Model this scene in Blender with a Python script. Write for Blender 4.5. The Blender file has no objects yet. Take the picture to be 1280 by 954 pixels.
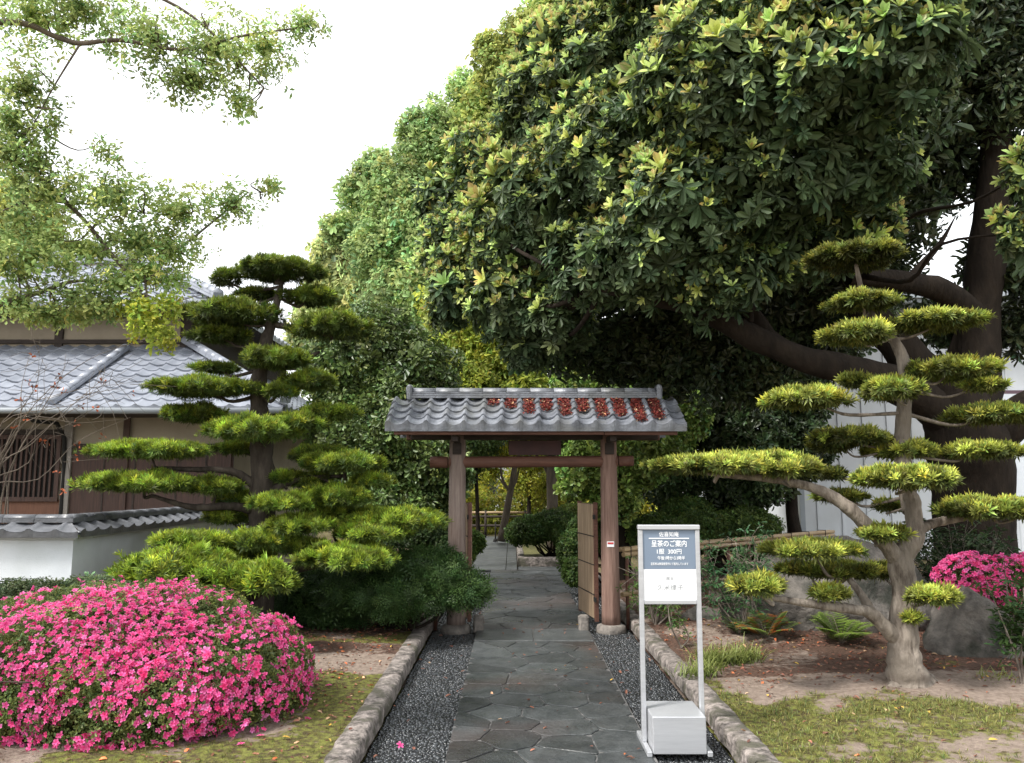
import bpy, math, random
import numpy as np
from mathutils import Vector, noise as mnoise

R = math.radians
col = bpy.context.scene.collection
scn = bpy.context.scene
random.seed(5)

# ------------------------------------------------------------------ camera
TH = R(7.3); CAMZ = 1.6
cam = bpy.data.objects.new('camera', bpy.data.cameras.new('camera'))
col.objects.link(cam); scn.camera = cam
cam.location = (0, 0, CAMZ); cam.rotation_euler = (R(90) + TH, 0, 0)
cam.data.sensor_width = 36; cam.data.lens = 28.1
cam.data.clip_start = .05; cam.data.clip_end = 2000

# ------------------------------------------------------------------ sky and sun
SUN_EL, SUN_AZ = R(52), R(238)          # azimuth of the sun, clockwise from +Y: high behind the left shoulder
w = bpy.data.worlds.new('World'); scn.world = w; w.use_nodes = True
nt = w.node_tree; nt.nodes.clear()
sky = nt.nodes.new('ShaderNodeTexSky'); sky.sky_type = 'NISHITA'; sky.sun_disc = False
sky.sun_elevation = SUN_EL; sky.sun_rotation = SUN_AZ; sky.air_density = 1.0; sky.dust_density = 3.0
hs = nt.nodes.new('ShaderNodeHueSaturation'); hs.inputs['Saturation'].default_value = .30
mx = nt.nodes.new('ShaderNodeMix'); mx.data_type = 'RGBA'; mx.inputs[0].default_value = .55
mx.inputs[7].default_value = (9.7, 9.9, 9.9, 1)       # even overcast cloud
bg = nt.nodes.new('ShaderNodeBackground'); bg.inputs[1].default_value = .115
ou = nt.nodes.new('ShaderNodeOutputWorld')
nt.links.new(sky.outputs[0], hs.inputs['Color']); nt.links.new(hs.outputs[0], mx.inputs[6])
nt.links.new(mx.outputs[2], bg.inputs[0]); nt.links.new(bg.outputs[0], ou.inputs[0])
sun = bpy.data.objects.new('sun', bpy.data.lights.new('sun', 'SUN')); col.objects.link(sun)
sun.data.energy = 2.3; sun.data.angle = R(12); sun.data.color = (1, .96, .9)
sd = Vector((math.sin(SUN_AZ) * math.cos(SUN_EL), math.cos(SUN_AZ) * math.cos(SUN_EL), math.sin(SUN_EL)))
sun.rotation_euler = sd.to_track_quat('Z', 'Y').to_euler()
scn.view_settings.view_transform = 'Standard'; scn.view_settings.look = 'None'
scn.view_settings.gamma = 1; scn.view_settings.exposure = 1.25
scn.cycles.max_bounces = 6; scn.cycles.diffuse_bounces = 3; scn.cycles.glossy_bounces = 2
scn.cycles.transmission_bounces = 4; scn.cycles.transparent_max_bounces = 4

# ------------------------------------------------------------------ helpers: measuring
cT, sT = math.cos(TH), math.sin(TH)
def P(px, py, Y):                        # the point of the place seen at a photo pixel, Y metres ahead
    u, v = (px - 640) / 1000, -(py - 477) / 1000
    t = Y / (cT - v * sT)
    return np.array((u * t, Y, CAMZ + t * (sT + v * cT)))
def G(px, py, z=.06):                    # the ground point at a pixel
    u, v = (px - 640) / 1000, -(py - 477) / 1000
    t = (z - CAMZ) / (sT + v * cT)
    return np.array((u * t, t * (cT - v * sT), z))
def S(Y): return Y / 1000                # metres per pixel at Y (close enough)

# ------------------------------------------------------------------ helpers: objects
def props(o, label=None, cat=None, group=None, kind=None):
    if label: o['label'] = label
    if cat: o['category'] = cat
    if group: o['group'] = group
    if kind: o['kind'] = kind
    return o
def thing(name, label, cat, loc, group=None):
    o = bpy.data.objects.new(name, None); col.objects.link(o)
    o.location = Vector(loc); o.empty_display_size = .1
    return props(o, label, cat, group)
def rootloc(o):
    while o.parent: o = o.parent
    return np.array(o.location)
def link(name, me, parent=None, **k):
    o = bpy.data.objects.new(name, me); col.objects.link(o)
    if parent: o.parent = parent
    return props(o, **k)
def raw(name, V, F, mat, parent=None, smooth=False, cols=None, **k):
    """V Nx3 in world metres, F Mxk (all same k)"""
    V = np.asarray(V, dtype=np.float32); F = np.asarray(F, dtype=np.int32)
    if parent is not None: V = V - rootloc(parent).astype(np.float32)
    me = bpy.data.meshes.new(name)
    n, m, kk = len(V), len(F), F.shape[1]
    me.vertices.add(n); me.vertices.foreach_set('co', V.ravel())
    me.loops.add(m * kk); me.loops.foreach_set('vertex_index', F.ravel())
    me.polygons.add(m); me.polygons.foreach_set('loop_start', np.arange(0, m * kk, kk, dtype=np.int32))
    try: me.polygons.foreach_set('loop_total', np.full(m, kk, dtype=np.int32))
    except Exception: pass
    me.polygons.foreach_set('use_smooth', np.full(m, smooth, dtype=bool))
    if cols is not None:
        a = me.color_attributes.new('Col', 'FLOAT_COLOR', 'POINT')
        c = np.ones((n, 4), dtype=np.float32); c[:, :3] = cols
        a.data.foreach_set('color', c.ravel())
    me.update(); me.validate()
    me.materials.append(mat)
    return link(name, me, parent, **k)
class MB:                                # mixed polygon mesh builder
    def __init__(s): s.v = []; s.f = []; s.sm = []
    def add(s, vs, fs, smooth=False):
        o = len(s.v); s.v += [tuple(map(float, v)) for v in vs]
        s.f += [tuple(i + o for i in f) for f in fs]; s.sm += [smooth] * len(fs); return s
    def box(s, lo, hi, bev=0.0, rot=0, jit=0, pivot=None):
        x0, y0, z0 = lo; x1, y1, z1 = hi
        if bev <= 0:
            vs = [(x, y, z) for z in (z0, z1) for x, y in ((x0, y0), (x1, y0), (x1, y1), (x0, y1))]
            fs = [(3, 2, 1, 0), (4, 5, 6, 7), (0, 1, 5, 4), (1, 2, 6, 5), (2, 3, 7, 6), (3, 0, 4, 7)]
        else:
            b = min(bev, (x1-x0)*.45, (y1-y0)*.45, (z1-z0)*.45)
            def ring(z, i):
                X0, X1, Y0, Y1 = x0+i, x1-i, y0+i, y1-i
                return [(X0+b, Y0, z), (X1-b, Y0, z), (X1, Y0+b, z), (X1, Y1-b, z), (X1-b, Y1, z), (X0+b, Y1, z), (X0, Y1-b, z), (X0, Y0+b, z)]
            vs = ring(z0, b*.7) + ring(z0+b, 0) + ring(z1-b, 0) + ring(z1, b*.7)
            fs = [tuple(range(7, -1, -1)), tuple(range(24, 32))]
            for r in range(3):
                for i in range(8):
                    j = (i+1) % 8; fs.append((r*8+i, r*8+j, r*8+8+j, r*8+8+i))
        if rot or jit:
            cx, cy = pivot or ((x0+x1)/2, (y0+y1)/2); c, n = math.cos(rot), math.sin(rot)
            vs = [(cx+(x-cx)*c-(y-cy)*n+random.uniform(-jit, jit), cy+(x-cx)*n+(y-cy)*c+random.uniform(-jit, jit), z+random.uniform(-jit, jit)) for x, y, z in vs]
        return s.add(vs, fs)
    def tube(s, pts, rad, seg=10, cap=True, rough=0.0, sub=1):
        pts, rad = spline(pts, rad, sub)
        n = len(pts); vs = []; fs = []
        t = np.gradient(pts, axis=0); t /= np.linalg.norm(t, axis=1)[:, None] + 1e-9
        a = np.cross(t[0], (0, 0, 1)) if abs(t[0][2]) < .9 else np.cross(t[0], (0, 1, 0))
        a /= np.linalg.norm(a)
        for i in range(n):
            a = a - t[i] * np.dot(a, t[i]); a /= np.linalg.norm(a) + 1e-9
            b = np.cross(t[i], a)
            for k in range(seg):
                q = 2*math.pi*k/seg; d = a*math.cos(q) + b*math.sin(q)
                p = pts[i] + d*rad[i]
                if rough:
                    h = (mnoise.noise(Vector(p*(1.2/max(rad[i], .02)**.5)))+.35*mnoise.noise(Vector(p*(5/max(rad[i], .02)**.5)))) * rough
                    p = pts[i] + d*rad[i]*(1+h)
                vs.append(p)
        for i in range(n-1):
            for k in range(seg):
                l = (k+1) % seg; fs.append((i*seg+k, i*seg+l, (i+1)*seg+l, (i+1)*seg+k))
        s.add(vs, fs, True)
        if cap:
            o = len(s.v) - len(vs)
            s.f.append(tuple(o+k for k in range(seg-1, -1, -1))); s.sm.append(False)
            s.f.append(tuple(o+(n-1)*seg+k for k in range(seg))); s.sm.append(False)
        return s
    def build(s, name, mat, parent=None, **k):
        off = rootloc(parent) if parent else np.zeros(3)
        me = bpy.data.meshes.new(name)
        me.from_pydata([tuple(np.array(v) - off) for v in s.v], [], s.f); me.update()
        me.polygons.foreach_set('use_smooth', np.array(s.sm, dtype=bool))
        me.materials.append(mat)
        return link(name, me, parent, **k)
def spline(pts, rad, sub):
    pts = np.array(pts, float); rad = np.array(rad, float)
    if np.ndim(rad) == 0: rad = np.full(len(pts), float(rad))
    if sub <= 1 or len(pts) < 3: return pts, rad
    P0 = np.vstack([2*pts[0]-pts[1], pts, 2*pts[-1]-pts[-2]]); out = []; ro = []
    for i in range(len(pts)-1):
        a, b, c, d = P0[i:i+4]
        for j in range(sub):
            t = j/sub
            out.append(.5*((2*b)+(-a+c)*t+(2*a-5*b+4*c-d)*t*t+(-a+3*b-3*c+d)*t**3)); ro.append(rad[i]*(1-t)+rad[i+1]*t)
    out.append(pts[-1]); ro.append(rad[-1])
    return np.array(out), np.array(ro)

# ------------------------------------------------------------------ materials
def mat(name, c1, c2=None, rough=.7, scale=8, bump=.0, bscale=40, stretch=(1, 1, 1), spec=.5, metal=0, attr=False, trans=0, island=0, detail=5, contrast=(.3, .7), rough2=None, c3=None, s3=1.5, wav=None):
    m = bpy.data.materials.new(name); m.use_nodes = True; N = m.node_tree.nodes; L = m.node_tree.links
    b = N['Principled BSDF']; out = N['Material Output']
    b.inputs['Roughness'].default_value = rough; b.inputs['Metallic'].default_value = metal
    b.inputs['Specular IOR Level'].default_value = spec
    tc = N.new('ShaderNodeTexCoord'); mp = N.new('ShaderNodeMapping'); mp.inputs['Scale'].default_value = stretch
    L.new(tc.outputs['Object'], mp.inputs[0])
    csock = None
    if attr:
        a = N.new('ShaderNodeAttribute'); a.attribute_name = 'Col'; csock = a.outputs['Color']
    elif c2 is None:
        b.inputs['Base Color'].default_value = (*c1, 1)
    else:
        n = N.new('ShaderNodeTexNoise'); n.inputs['Scale'].default_value = scale; n.inputs['Detail'].default_value = detail
        n.inputs['Roughness'].default_value = .65
        L.new(mp.outputs[0], n.inputs['Vector'])
        r = N.new('ShaderNodeValToRGB'); r.color_ramp.elements[0].position = contrast[0]; r.color_ramp.elements[1].position = contrast[1]
        r.color_ramp.elements[0].color = (*c1, 1); r.color_ramp.elements[1].color = (*c2, 1)
        L.new(n.outputs['Fac'], r.inputs[0]); csock = r.outputs[0]
        if c3 is not None:
            n3 = N.new('ShaderNodeTexNoise'); n3.inputs['Scale'].default_value = s3; n3.inputs['Detail'].default_value = 6
            L.new(tc.outputs['Object'], n3.inputs['Vector'])
            r3 = N.new('ShaderNodeValToRGB'); r3.color_ramp.elements[0].position = .5; r3.color_ramp.elements[1].position = .62
            L.new(n3.outputs['Fac'], r3.inputs[0])
            x = N.new('ShaderNodeMix'); x.data_type = 'RGBA'; L.new(r3.outputs[0], x.inputs[0]); L.new(csock, x.inputs[6]); x.inputs[7].default_value = (*c3, 1)
            csock = x.outputs[2]
        if rough2 is not None:
            mr = N.new('ShaderNodeMapRange'); mr.inputs['From Min'].default_value = .35; mr.inputs['From Max'].default_value = .65
            mr.inputs['To Min'].default_value = rough; mr.inputs['To Max'].default_value = rough2
            n4 = N.new('ShaderNodeTexNoise'); n4.inputs['Scale'].default_value = 1.7; n4.inputs['Detail'].default_value = 4
            L.new(tc.outputs['Object'], n4.inputs['Vector']); L.new(n4.outputs['Fac'], mr.inputs['Value']); L.new(mr.outputs[0], b.inputs['Roughness'])
    if island and csock is not None:
        g = N.new('ShaderNodeNewGeometry'); h = N.new('ShaderNodeHueSaturation')
        mr = N.new('ShaderNodeMapRange'); mr.inputs['To Min'].default_value = 1-island; mr.inputs['To Max'].default_value = 1+island
        L.new(g.outputs['Random Per Island'], mr.inputs['Value']); L.new(mr.outputs[0], h.inputs['Value']); L.new(csock, h.inputs['Color'])
        csock = h.outputs[0]
    if csock is not None: L.new(csock, b.inputs['Base Color'])
    if bump:
        n2 = N.new('ShaderNodeTexNoise'); n2.inputs['Scale'].default_value = bscale; n2.inputs['Detail'].default_value = 6
        L.new(mp.outputs[0], n2.inputs['Vector'])
        bp = N.new('ShaderNodeBump'); bp.inputs['Strength'].default_value = bump; bp.inputs['Distance'].default_value = .02
        L.new(n2.outputs['Fac'], bp.inputs['Height']); L.new(bp.outputs[0], b.inputs['Normal'])
    if trans:
        t = N.new('ShaderNodeBsdfTranslucent'); ms = N.new('ShaderNodeMixShader'); ms.inputs[0].default_value = trans
        if csock is not None: L.new(csock, t.inputs[0])
        else: t.inputs[0].default_value = (*c1, 1)
        L.new(b.outputs[0], ms.inputs[1]); L.new(t.outputs[0], ms.inputs[2]); L.new(ms.outputs[0], out.inputs[0])
    return m
M_leaf = mat('leaf', (0, 0, 0), attr=True, rough=.5, spec=.35, trans=.38)
M_light = mat('thin_leaf', (0, 0, 0), attr=True, rough=.5, spec=.3, trans=.58)
M_gloss = mat('glossy_leaf', (0, 0, 0), attr=True, rough=.42, spec=.45, trans=.25)
M_needle = mat('needle_leaf', (0, 0, 0), attr=True, rough=.5, spec=.35, trans=.3)
M_petal = mat('petal', (0, 0, 0), attr=True, rough=.6, spec=.2, trans=.35)
M_dry = mat('dry_leaf', (0, 0, 0), attr=True, rough=.75, spec=.3, trans=.1)
M_bark_grey = mat('grey_bark', (.09, .07, .055), (.31, .265, .22), .85, 13, 1., 34, (1, 1, .3), c3=(.15, .125, .10), s3=3.4, contrast=(.38, .66))
M_bark_dark = mat('shade_dark_bark', (.016, .013, .011), (.034, .026, .020), .95, 8, 1., 22, (1, 1, .4), spec=.1)  # bark colour lowered to stand for the shade under the crown
M_bark_mid = mat('brown_grey_bark', (.025, .02, .016), (.085, .07, .058), .9, 11, 1., 26, (1, 1, .3), spec=.2)
M_bark_brown = mat('brown_bark', (.06, .045, .035), (.15, .12, .09), .9, 10, .8, 30, (1, 1, .3))
M_tile = mat('roof_tile', (.055, .06, .072), (.24, .255, .29), .33, 7, .25, 60, spec=.6, rough2=.55, c3=(.13, .135, .14), s3=2.5)
M_tile_dark = mat('roof_tile_dark', (.045, .048, .055), (.13, .135, .15), .45, 6, .2, 50, spec=.6, rough2=.3)
M_tile_house = mat('house_tile', (.17, .185, .22), (.27, .29, .335), .36, 3, .1, 50, spec=.7)
M_wood = mat('old_post_wood', (.12, .078, .062), (.30, .235, .205), .75, 4, .6, 25, (9, 9, .5))
M_wood_warm = mat('red_brown_post_wood', (.12, .062, .045), (.30, .19, .15), .75, 4, .6, 25, (9, 9, .5))
M_wood_red = mat('reddish_wood', (.085, .035, .022), (.17, .075, .05), .65, 5, .35, 25, (.7, 9, 9))
M_wood_dark = mat('dark_wood', (.02, .014, .011), (.05, .035, .028), .8, 5, .3, 25, (1, 6, 6))
M_house_wood = mat('house_wood', (.03, .016, .012), (.085, .042, .03), .7, 4, .3, 25, (9, 9, .6))
M_plaster = mat('beige_plaster', (.26, .22, .165), (.34, .29, .22), .9, 2, .15, 120)
M_white_plaster = mat('white_plaster', (.50, .53, .56), (.62, .65, .68), .9, 1.3, .2, 90, c3=(.46, .49, .5), s3=.9)
M_bamboo = mat('bamboo', (.24, .16, .10), (.50, .37, .25), .6, 4, .25, 30, (9, 9, .5), island=.22)
M_rail = mat('bamboo_rail', (.28, .19, .10), (.46, .33, .19), .5, 5, .2, 30, (.8, .8, 9))
M_stone = mat('flagstone', (.024, .028, .029), (.066, .071, .072), .24, 5, .5, 26, c3=(.048, .040, .038), s3=.7, rough2=.6, island=.30, spec=.5)
M_slab = mat('slab', (.03, .034, .036), (.085, .09, .09), .35, 6, .35, 40, rough2=.6)
M_mortar = mat('mortar', (.03, .03, .03), (.17, .165, .16), .8, 9, .4, 60)
M_kerb = mat('kerb_stone', (.06, .052, .045), (.33, .285, .26), .85, 17, 1., 34, c3=(.075, .07, .05), s3=6, contrast=(.36, .68))
M_pebble = mat('wet_pebble', (.012, .014, .016), (.05, .054, .058), .16, 30, .1, 60, island=.7, spec=.6)
M_rock = mat('boulder', (.045, .042, .038), (.19, .17, .15), .9, 7, 1., 26, c3=(.028, .03, .022), s3=2.3)
M_base = mat('base_stone', (.09, .08, .072), (.24, .215, .19), .85, 14, .5, 40)
M_steel = mat('brushed_steel', (.42, .43, .45), (.52, .53, .55), .3, 3, .05, 200, (1, 1, 12), metal=.4)
M_panel_blue = mat('blue_grey_panel', (.145, .19, .255), (.16, .205, .27), .4, 3)
M_panel_white = mat('white_panel', (.80, .81, .82), (.84, .84, .85), .45, 3)
M_text_w = mat('white_lettering', (.82, .83, .85), None, .5)
M_text_g = mat('grey_lettering', (.30, .31, .32), None, .6)
M_red = mat('red_mark', (.5, .03, .03), None, .5)
M_metal_wall = mat('white_metal_cladding', (.52, .55, .59), (.60, .63, .67), .45, 2, .0, 20, (1, 1, .2), c3=(.48, .5, .52), s3=.6)
M_fascia = mat('grey_fascia', (.24, .27, .30), (.3, .33, .36), .5, 3)
M_black = mat('dark_void', (.012, .011, .01), None, .9)
M_conc = mat('far_wall', (.55, .57, .6), (.65, .66, .68), .8, 2)

# ------------------------------------------------------------------ leaf machinery
rng = np.random.default_rng(11)
def nz(v): return v / (np.linalg.norm(v, axis=-1, keepdims=True) + 1e-9)
def leaf_t(elev, az, L, W, c0, c1, fold=.12, droop=0., r0=.0, wide=.62, z0=0.):
    """one leaf, six vertices, two quads, folded along the midrib"""
    y = np.array([0, .35, .78, 1.0, .78, .35])*L; x = np.array([0, wide*.8, wide, 0, -wide, -wide*.8])*W*.8
    z = np.array([0, fold, fold, 0, fold, fold])*W - droop*L*(y/L)**2
    v = np.stack([x, y, z], 1)
    ce, se = math.cos(elev), math.sin(elev)
    v = np.stack([v[:, 0], v[:, 1]*ce - v[:, 2]*se + r0, v[:, 1]*se + v[:, 2]*ce + z0], 1)
    ca, sa = math.cos(az), math.sin(az)
    v = np.stack([v[:, 0]*ca - v[:, 1]*sa, v[:, 0]*sa + v[:, 1]*ca, v[:, 2]], 1)
    f = np.array([[0, 1, 2, 3], [0, 3, 4, 5]])
    t = (y/L)[:, None]; c = np.array(c0)*(1-t) + np.array(c1)*t
    return v, f, c
def needle_t(elev, az, L, W, c0, c1, r0=0., z0=0.):
    v = np.array([[0, 0, 0], [W, L*.5, 0], [0, L, -.05*L], [-W, L*.5, 0]], float)
    ce, se = math.cos(elev), math.sin(elev)
    v = np.stack([v[:, 0], v[:, 1]*ce - v[:, 2]*se + r0, v[:, 1]*se + v[:, 2]*ce + z0], 1)
    ca, sa = math.cos(az), math.sin(az)
    v = np.stack([v[:, 0]*ca - v[:, 1]*sa, v[:, 0]*sa + v[:, 1]*ca, v[:, 2]], 1)
    t = np.array([0, .5, 1, .5])[:, None]
    return v, np.array([[0, 1, 2, 3]]), np.array(c0)*(1-t) + np.array(c1)*t
def merge(parts):
    V, F, C = [], [], []; o = 0
    for v, f, c in parts: V.append(v); F.append(f+o); C.append(c); o += len(v)
    return np.vstack(V), np.vstack(F), np.vstack(C)
def instance(tmpls, pos, axis, size, tint, which=None, squash=None):
    """copies of small leaf clusters gathered in one mesh"""
    n = len(pos); V, F, C = [], [], []; o = 0
    z = nz(axis); r = rng.normal(size=(n, 3)); x = nz(np.cross(r, z)); y = np.cross(z, x)
    if which is None: which = rng.integers(0, len(tmpls), n)
    for k, (tv, tf, tc) in enumerate(tmpls):
        i = np.where(which == k)[0]
        if not len(i): continue
        s = size[i][:, None, None] if np.ndim(size) else size
        v = (tv[None, :, 0:1]*x[i][:, None, :] + tv[None, :, 1:2]*y[i][:, None, :] + tv[None, :, 2:3]*z[i][:, None, :])*s + pos[i][:, None, :]
        c = tc[None]*tint[i][:, None, :]
        f = tf[None] + (np.arange(len(i))*len(tv))[:, None, None] + o
        V.append(v.reshape(-1, 3)); C.append(c.reshape(-1, 3)); F.append(f.reshape(-1, 4)); o += len(i)*len(tv)
    return np.vstack(V), np.vstack(F), np.vstack(C)
def tints(n, var=.25, yel=.12):
    g = np.exp(rng.normal(0, var, (n, 1))); h = rng.normal(0, yel, (n, 1))
    return g*np.concatenate([1+h, np.ones((n, 1)), 1-h*.5], 1)
def nval(p, sc, off=0.):
    return np.array([mnoise.noise(Vector((float(a[0])*sc+off, float(a[1])*sc, float(a[2])*sc))) for a in p])
def shell(lumps, n, thick=.45, lumpy=.22, cull=True, zmin=None, bottom=1.0):
    """points and outward normals on a crown given as lumps (centre, radii)"""
    C = np.array([l[0] for l in lumps]); Rr = np.array([np.ones(3)*l[1] if np.ndim(l[1]) == 0 else l[1] for l in lumps], float)
    wgt = np.array([r[0]*r[2]+r[0]*r[1] for r in Rr]); wgt /= wgt.sum()
    k = rng.choice(len(lumps), int(n*1.6), p=wgt)
    d = nz(rng.normal(size=(len(k), 3)))
    keep = (d[:, 2] > -bottom) ; k, d = k[keep], d[keep]
    rr = 1 - thick*rng.random(len(k))**1.6
    rr *= 1 + lumpy*np.sin(d[:, 0]*5.3+k*1.7)*np.sin(d[:, 1]*4.7+k)*np.cos(d[:, 2]*5.9+k*2.3)
    p = C[k] + d*Rr[k]*rr[:, None]
    if cull:
        ok = np.ones(len(p), bool)
        for j in range(len(lumps)):
            q = (((p-C[j])/Rr[j])**2).sum(1); ok &= ~((q < (1-thick)**2*.85) & (k != j))
        p, d, k = p[ok], d[ok], k[ok]
    if zmin is not None:
        ok = p[:, 2] > zmin; p, d, k = p[ok], d[ok], k[ok]
    d = nz(d/Rr[k])
    return p[:n], d[:n]
def LP(lst, depth_scale=1.0):            # lumps from (px, py, Y, radius px [, radius px vertical])
    o = []
    for l in lst:
        px, py, Y, r = l[:4]; rv = l[4] if len(l) > 4 else r
        o.append((P(px, py, Y), np.array((r, r*depth_scale, rv))*S(Y)))
    return o
def sprig(c0, c1, n=7, L=1., W=.45, spread=1.0, seed=0):
    q = random.Random(seed); ps = []
    for i in range(n):
        ps.append(leaf_t(R(q.uniform(-15, 55)), 2*math.pi*i/n+q.uniform(-.5, .5), L*q.uniform(.7, 1.1), W*q.uniform(.8, 1.2), c0, c1, fold=.18, droop=q.uniform(.0, .35), r0=q.uniform(.05, .5)*spread, z0=q.uniform(-.5, .5)*spread))
    return merge(ps)
def foliage(name, lumps, n, size, c0, c1, parent, mt=None, thick=.5, var=.3, yel=.12, up=.5, rnd=.6, nleaf=7, W=.42, bottom=1., lumpy=.22, zmin=None, svar=.25, cull=True, **k):
    p, d = shell(lumps, n, thick, lumpy, bottom=bottom, zmin=zmin, cull=cull)
    ax = d + np.array((0, 0, up)) + rng.normal(size=d.shape)*rnd
    T = [sprig(np.array(c0)*a, np.array(c1)*a, nleaf, 1, W, seed=s) for s, a in ((1, 1), (2, .85), (3, 1.2))]
    nn = nval(p, .9/max(size*8, .3))
    tn = tints(len(p), var, yel)*np.exp(nn*.5)[:, None]
    V, F, C = instance(T, p, ax, size*np.exp(rng.normal(0, svar, len(p))), tn)
    return raw(name, V, F, mt or M_leaf, parent, cols=C, **k)
def limbs(mb, a, lumps, r0, r1=.012, seg=7, wig=.12, rough=.15, sub=4):
    """boughs from the point a out into each lump"""
    a = np.array(a, float)
    for c, r in lumps:
        L = np.linalg.norm(c-a); m1 = a+(c-a)*.35+rng.normal(size=3)*wig*L*.5+np.array((0, 0, -.04*L)); m2 = a+(c-a)*.7+rng.normal(size=3)*wig*L*.5
        mb.tube([a, m1, m2, c], [r0, r0*.7, r0*.4, r1], seg, False, rough, sub)

# ------------------------------------------------------------------ terrain
XL, XR = -.88, 1.32                      # inner faces of the kerbs
def lawnmask(x, y):
    v = Vector((x*1.1, y*1.1, 3.3)); n = mnoise.noise(v)+.5*mnoise.noise(v*2.7)+.3*mnoise.noise(v*6.1)
    if x < 0:   # left: moss and thin grass with a worn patch of earth further back
        g = .46 + n*1.05
        if 6.9 < y < 8.0: g -= .55
        return g
    g = -.02 + n*.65
    g += .52*min(1, max(0, (6.25-y+.25*math.sin(x*2.1)+.35*n-.1*(x-2.5))/.55))
    if y > 7: g -= .15
    return g
def gz(x, y):
    if XL-.08 < x < XR+.08: return -.07
    z = .065 + .03*mnoise.noise(Vector((x*.8, y*.8, 0))) + .012*mnoise.noise(Vector((x*4, y*4, 1)))
    if x > XR: z += .05*min(1, max(0, (x-1.5)/1.5)) + .10*min(1, max(0, (y-7)/3))
    e = min(abs(x-XL), abs(x-XR)); z = .06 + (z-.06)*min(1, e/.5)
    if abs(x) > 12 or y > 30: z = .06
    return z
def lines(a, b, fa, fb, step, outer):
    l = list(np.arange(fa, fb, step)); return [v for v in outer if v < fa-.01] + l + [v for v in outer if v > fb]
xs = sorted(set([round(float(v), 3) for v in lines(0, 0, -5.5, 6.5, .06, [-900, -300, -100, -50, -30, -20, -14, -10, -8, -6.5, 7, 8, 10, 13, 18, 25, 40, 80, 250, 900])] + [XL-.081, XL-.079, XR+.079, XR+.081]))
ys = lines(0, 0, 3.0, 12, .07, [-900, -200, -50, -20, -8, -3, 0, 1.5, 2.5, 13, 14, 15, 16, 18, 20, 23, 26, 30, 31, 40, 60, 120, 300, 900])
gv = []; gc = []
for y in ys:
    for x in xs:
        gv.append((x, y, gz(x, y))); gm = lawnmask(x, y) if (-6 < x < 7 and 3 <= y < 13) else (.45 if y > 3 else .4)
        lit = mnoise.noise(Vector((x*1.7, y*2.2, 9)))*.6 + (.55 if (x > 0 and y > 6.6) else .1) + (.35 if (x > 2.6 and y > 6.6) else 0) + (.5 if (x < 0 and y > 7.5) else 0)
        gc.append((min(1, max(0, gm)), min(1, max(0, lit)), 1. if x < 0 else 0.))
nx = len(xs)
gf = [(j*nx+i, j*nx+i+1, (j+1)*nx+i+1, (j+1)*nx+i) for j in range(len(ys)-1) for i in range(nx-1)]
def ground_mat():
    m = bpy.data.materials.new('garden_ground'); m.use_nodes = True; N = m.node_tree.nodes; L = m.node_tree.links; b = N['Principled BSDF']
    b.inputs['Roughness'].default_value = .9; b.inputs['Specular IOR Level'].default_value = .25
    at = N.new('ShaderNodeAttribute'); at.attribute_name = 'Col'; sp = N.new('ShaderNodeSeparateColor'); L.new(at.outputs['Color'], sp.inputs[0])
    tc = N.new('ShaderNodeTexCoord')
    def no(s, d=6):
        n = N.new('ShaderNodeTexNoise'); n.inputs['Scale'].default_value = s; n.inputs['Detail'].default_value = d; n.inputs['Roughness'].default_value = .7; L.new(tc.outputs['Object'], n.inputs['Vector']); return n
    def ramp(sock, a, c0, c1, bb):
        r = N.new('ShaderNodeValToRGB'); r.color_ramp.elements[0].position = a; r.color_ramp.elements[1].position = bb; r.color_ramp.elements[0].color = (*c0, 1); r.color_ramp.elements[1].color = (*c1, 1); L.new(sock, r.inputs[0]); return r
    def mix(f, a, c):
        x = N.new('ShaderNodeMix'); x.data_type = 'RGBA'; L.new(f, x.inputs[0]); L.new(a, x.inputs[6]); L.new(c, x.inputs[7]); return x.outputs[2]
    sand = ramp(no(22).outputs[0], .3, (.14, .105, .082), (.32, .255, .21), .72)
    moss = ramp(no(19, 9).outputs[0], .40, (.06, .04, .022), (.17, .18, .04), .60)
    litr = ramp(no(38).outputs[0], .35, (.035, .022, .016), (.15, .085, .06), .68)
    def fac(sock, nn, k, lo, hi):
        a = N.new('ShaderNodeMath'); a.operation = 'MULTIPLY_ADD'; L.new(nn.outputs[0], a.inputs[0]); a.inputs[1].default_value = k; L.new(sock, a.inputs[2])
        r = N.new('ShaderNodeMapRange'); r.inputs['From Min'].default_value = lo+k*.5; r.inputs['From Max'].default_value = hi+k*.5; L.new(a.outputs[0], r.inputs['Value']); return r.outputs[0]
    c = mix(fac(sp.outputs[1], no(14, 9), 1.6, .35, .6), sand.outputs[0], litr.outputs[0])
    c = mix(fac(sp.outputs[0], no(11, 9), 1.5, .38, .52), c, moss.outputs[0])
    L.new(c, b.inputs['Base Color'])
    bp = N.new('ShaderNodeBump'); bp.inputs['Strength'].default_value = .9; bp.inputs['Distance'].default_value = .02; L.new(no(45).outputs[0], bp.inputs['Height']); L.new(bp.outputs[0], b.inputs['Normal'])
    return m
raw('ground', gv, gf, ground_mat(), smooth=True, cols=np.array(gc), kind='structure')

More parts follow.
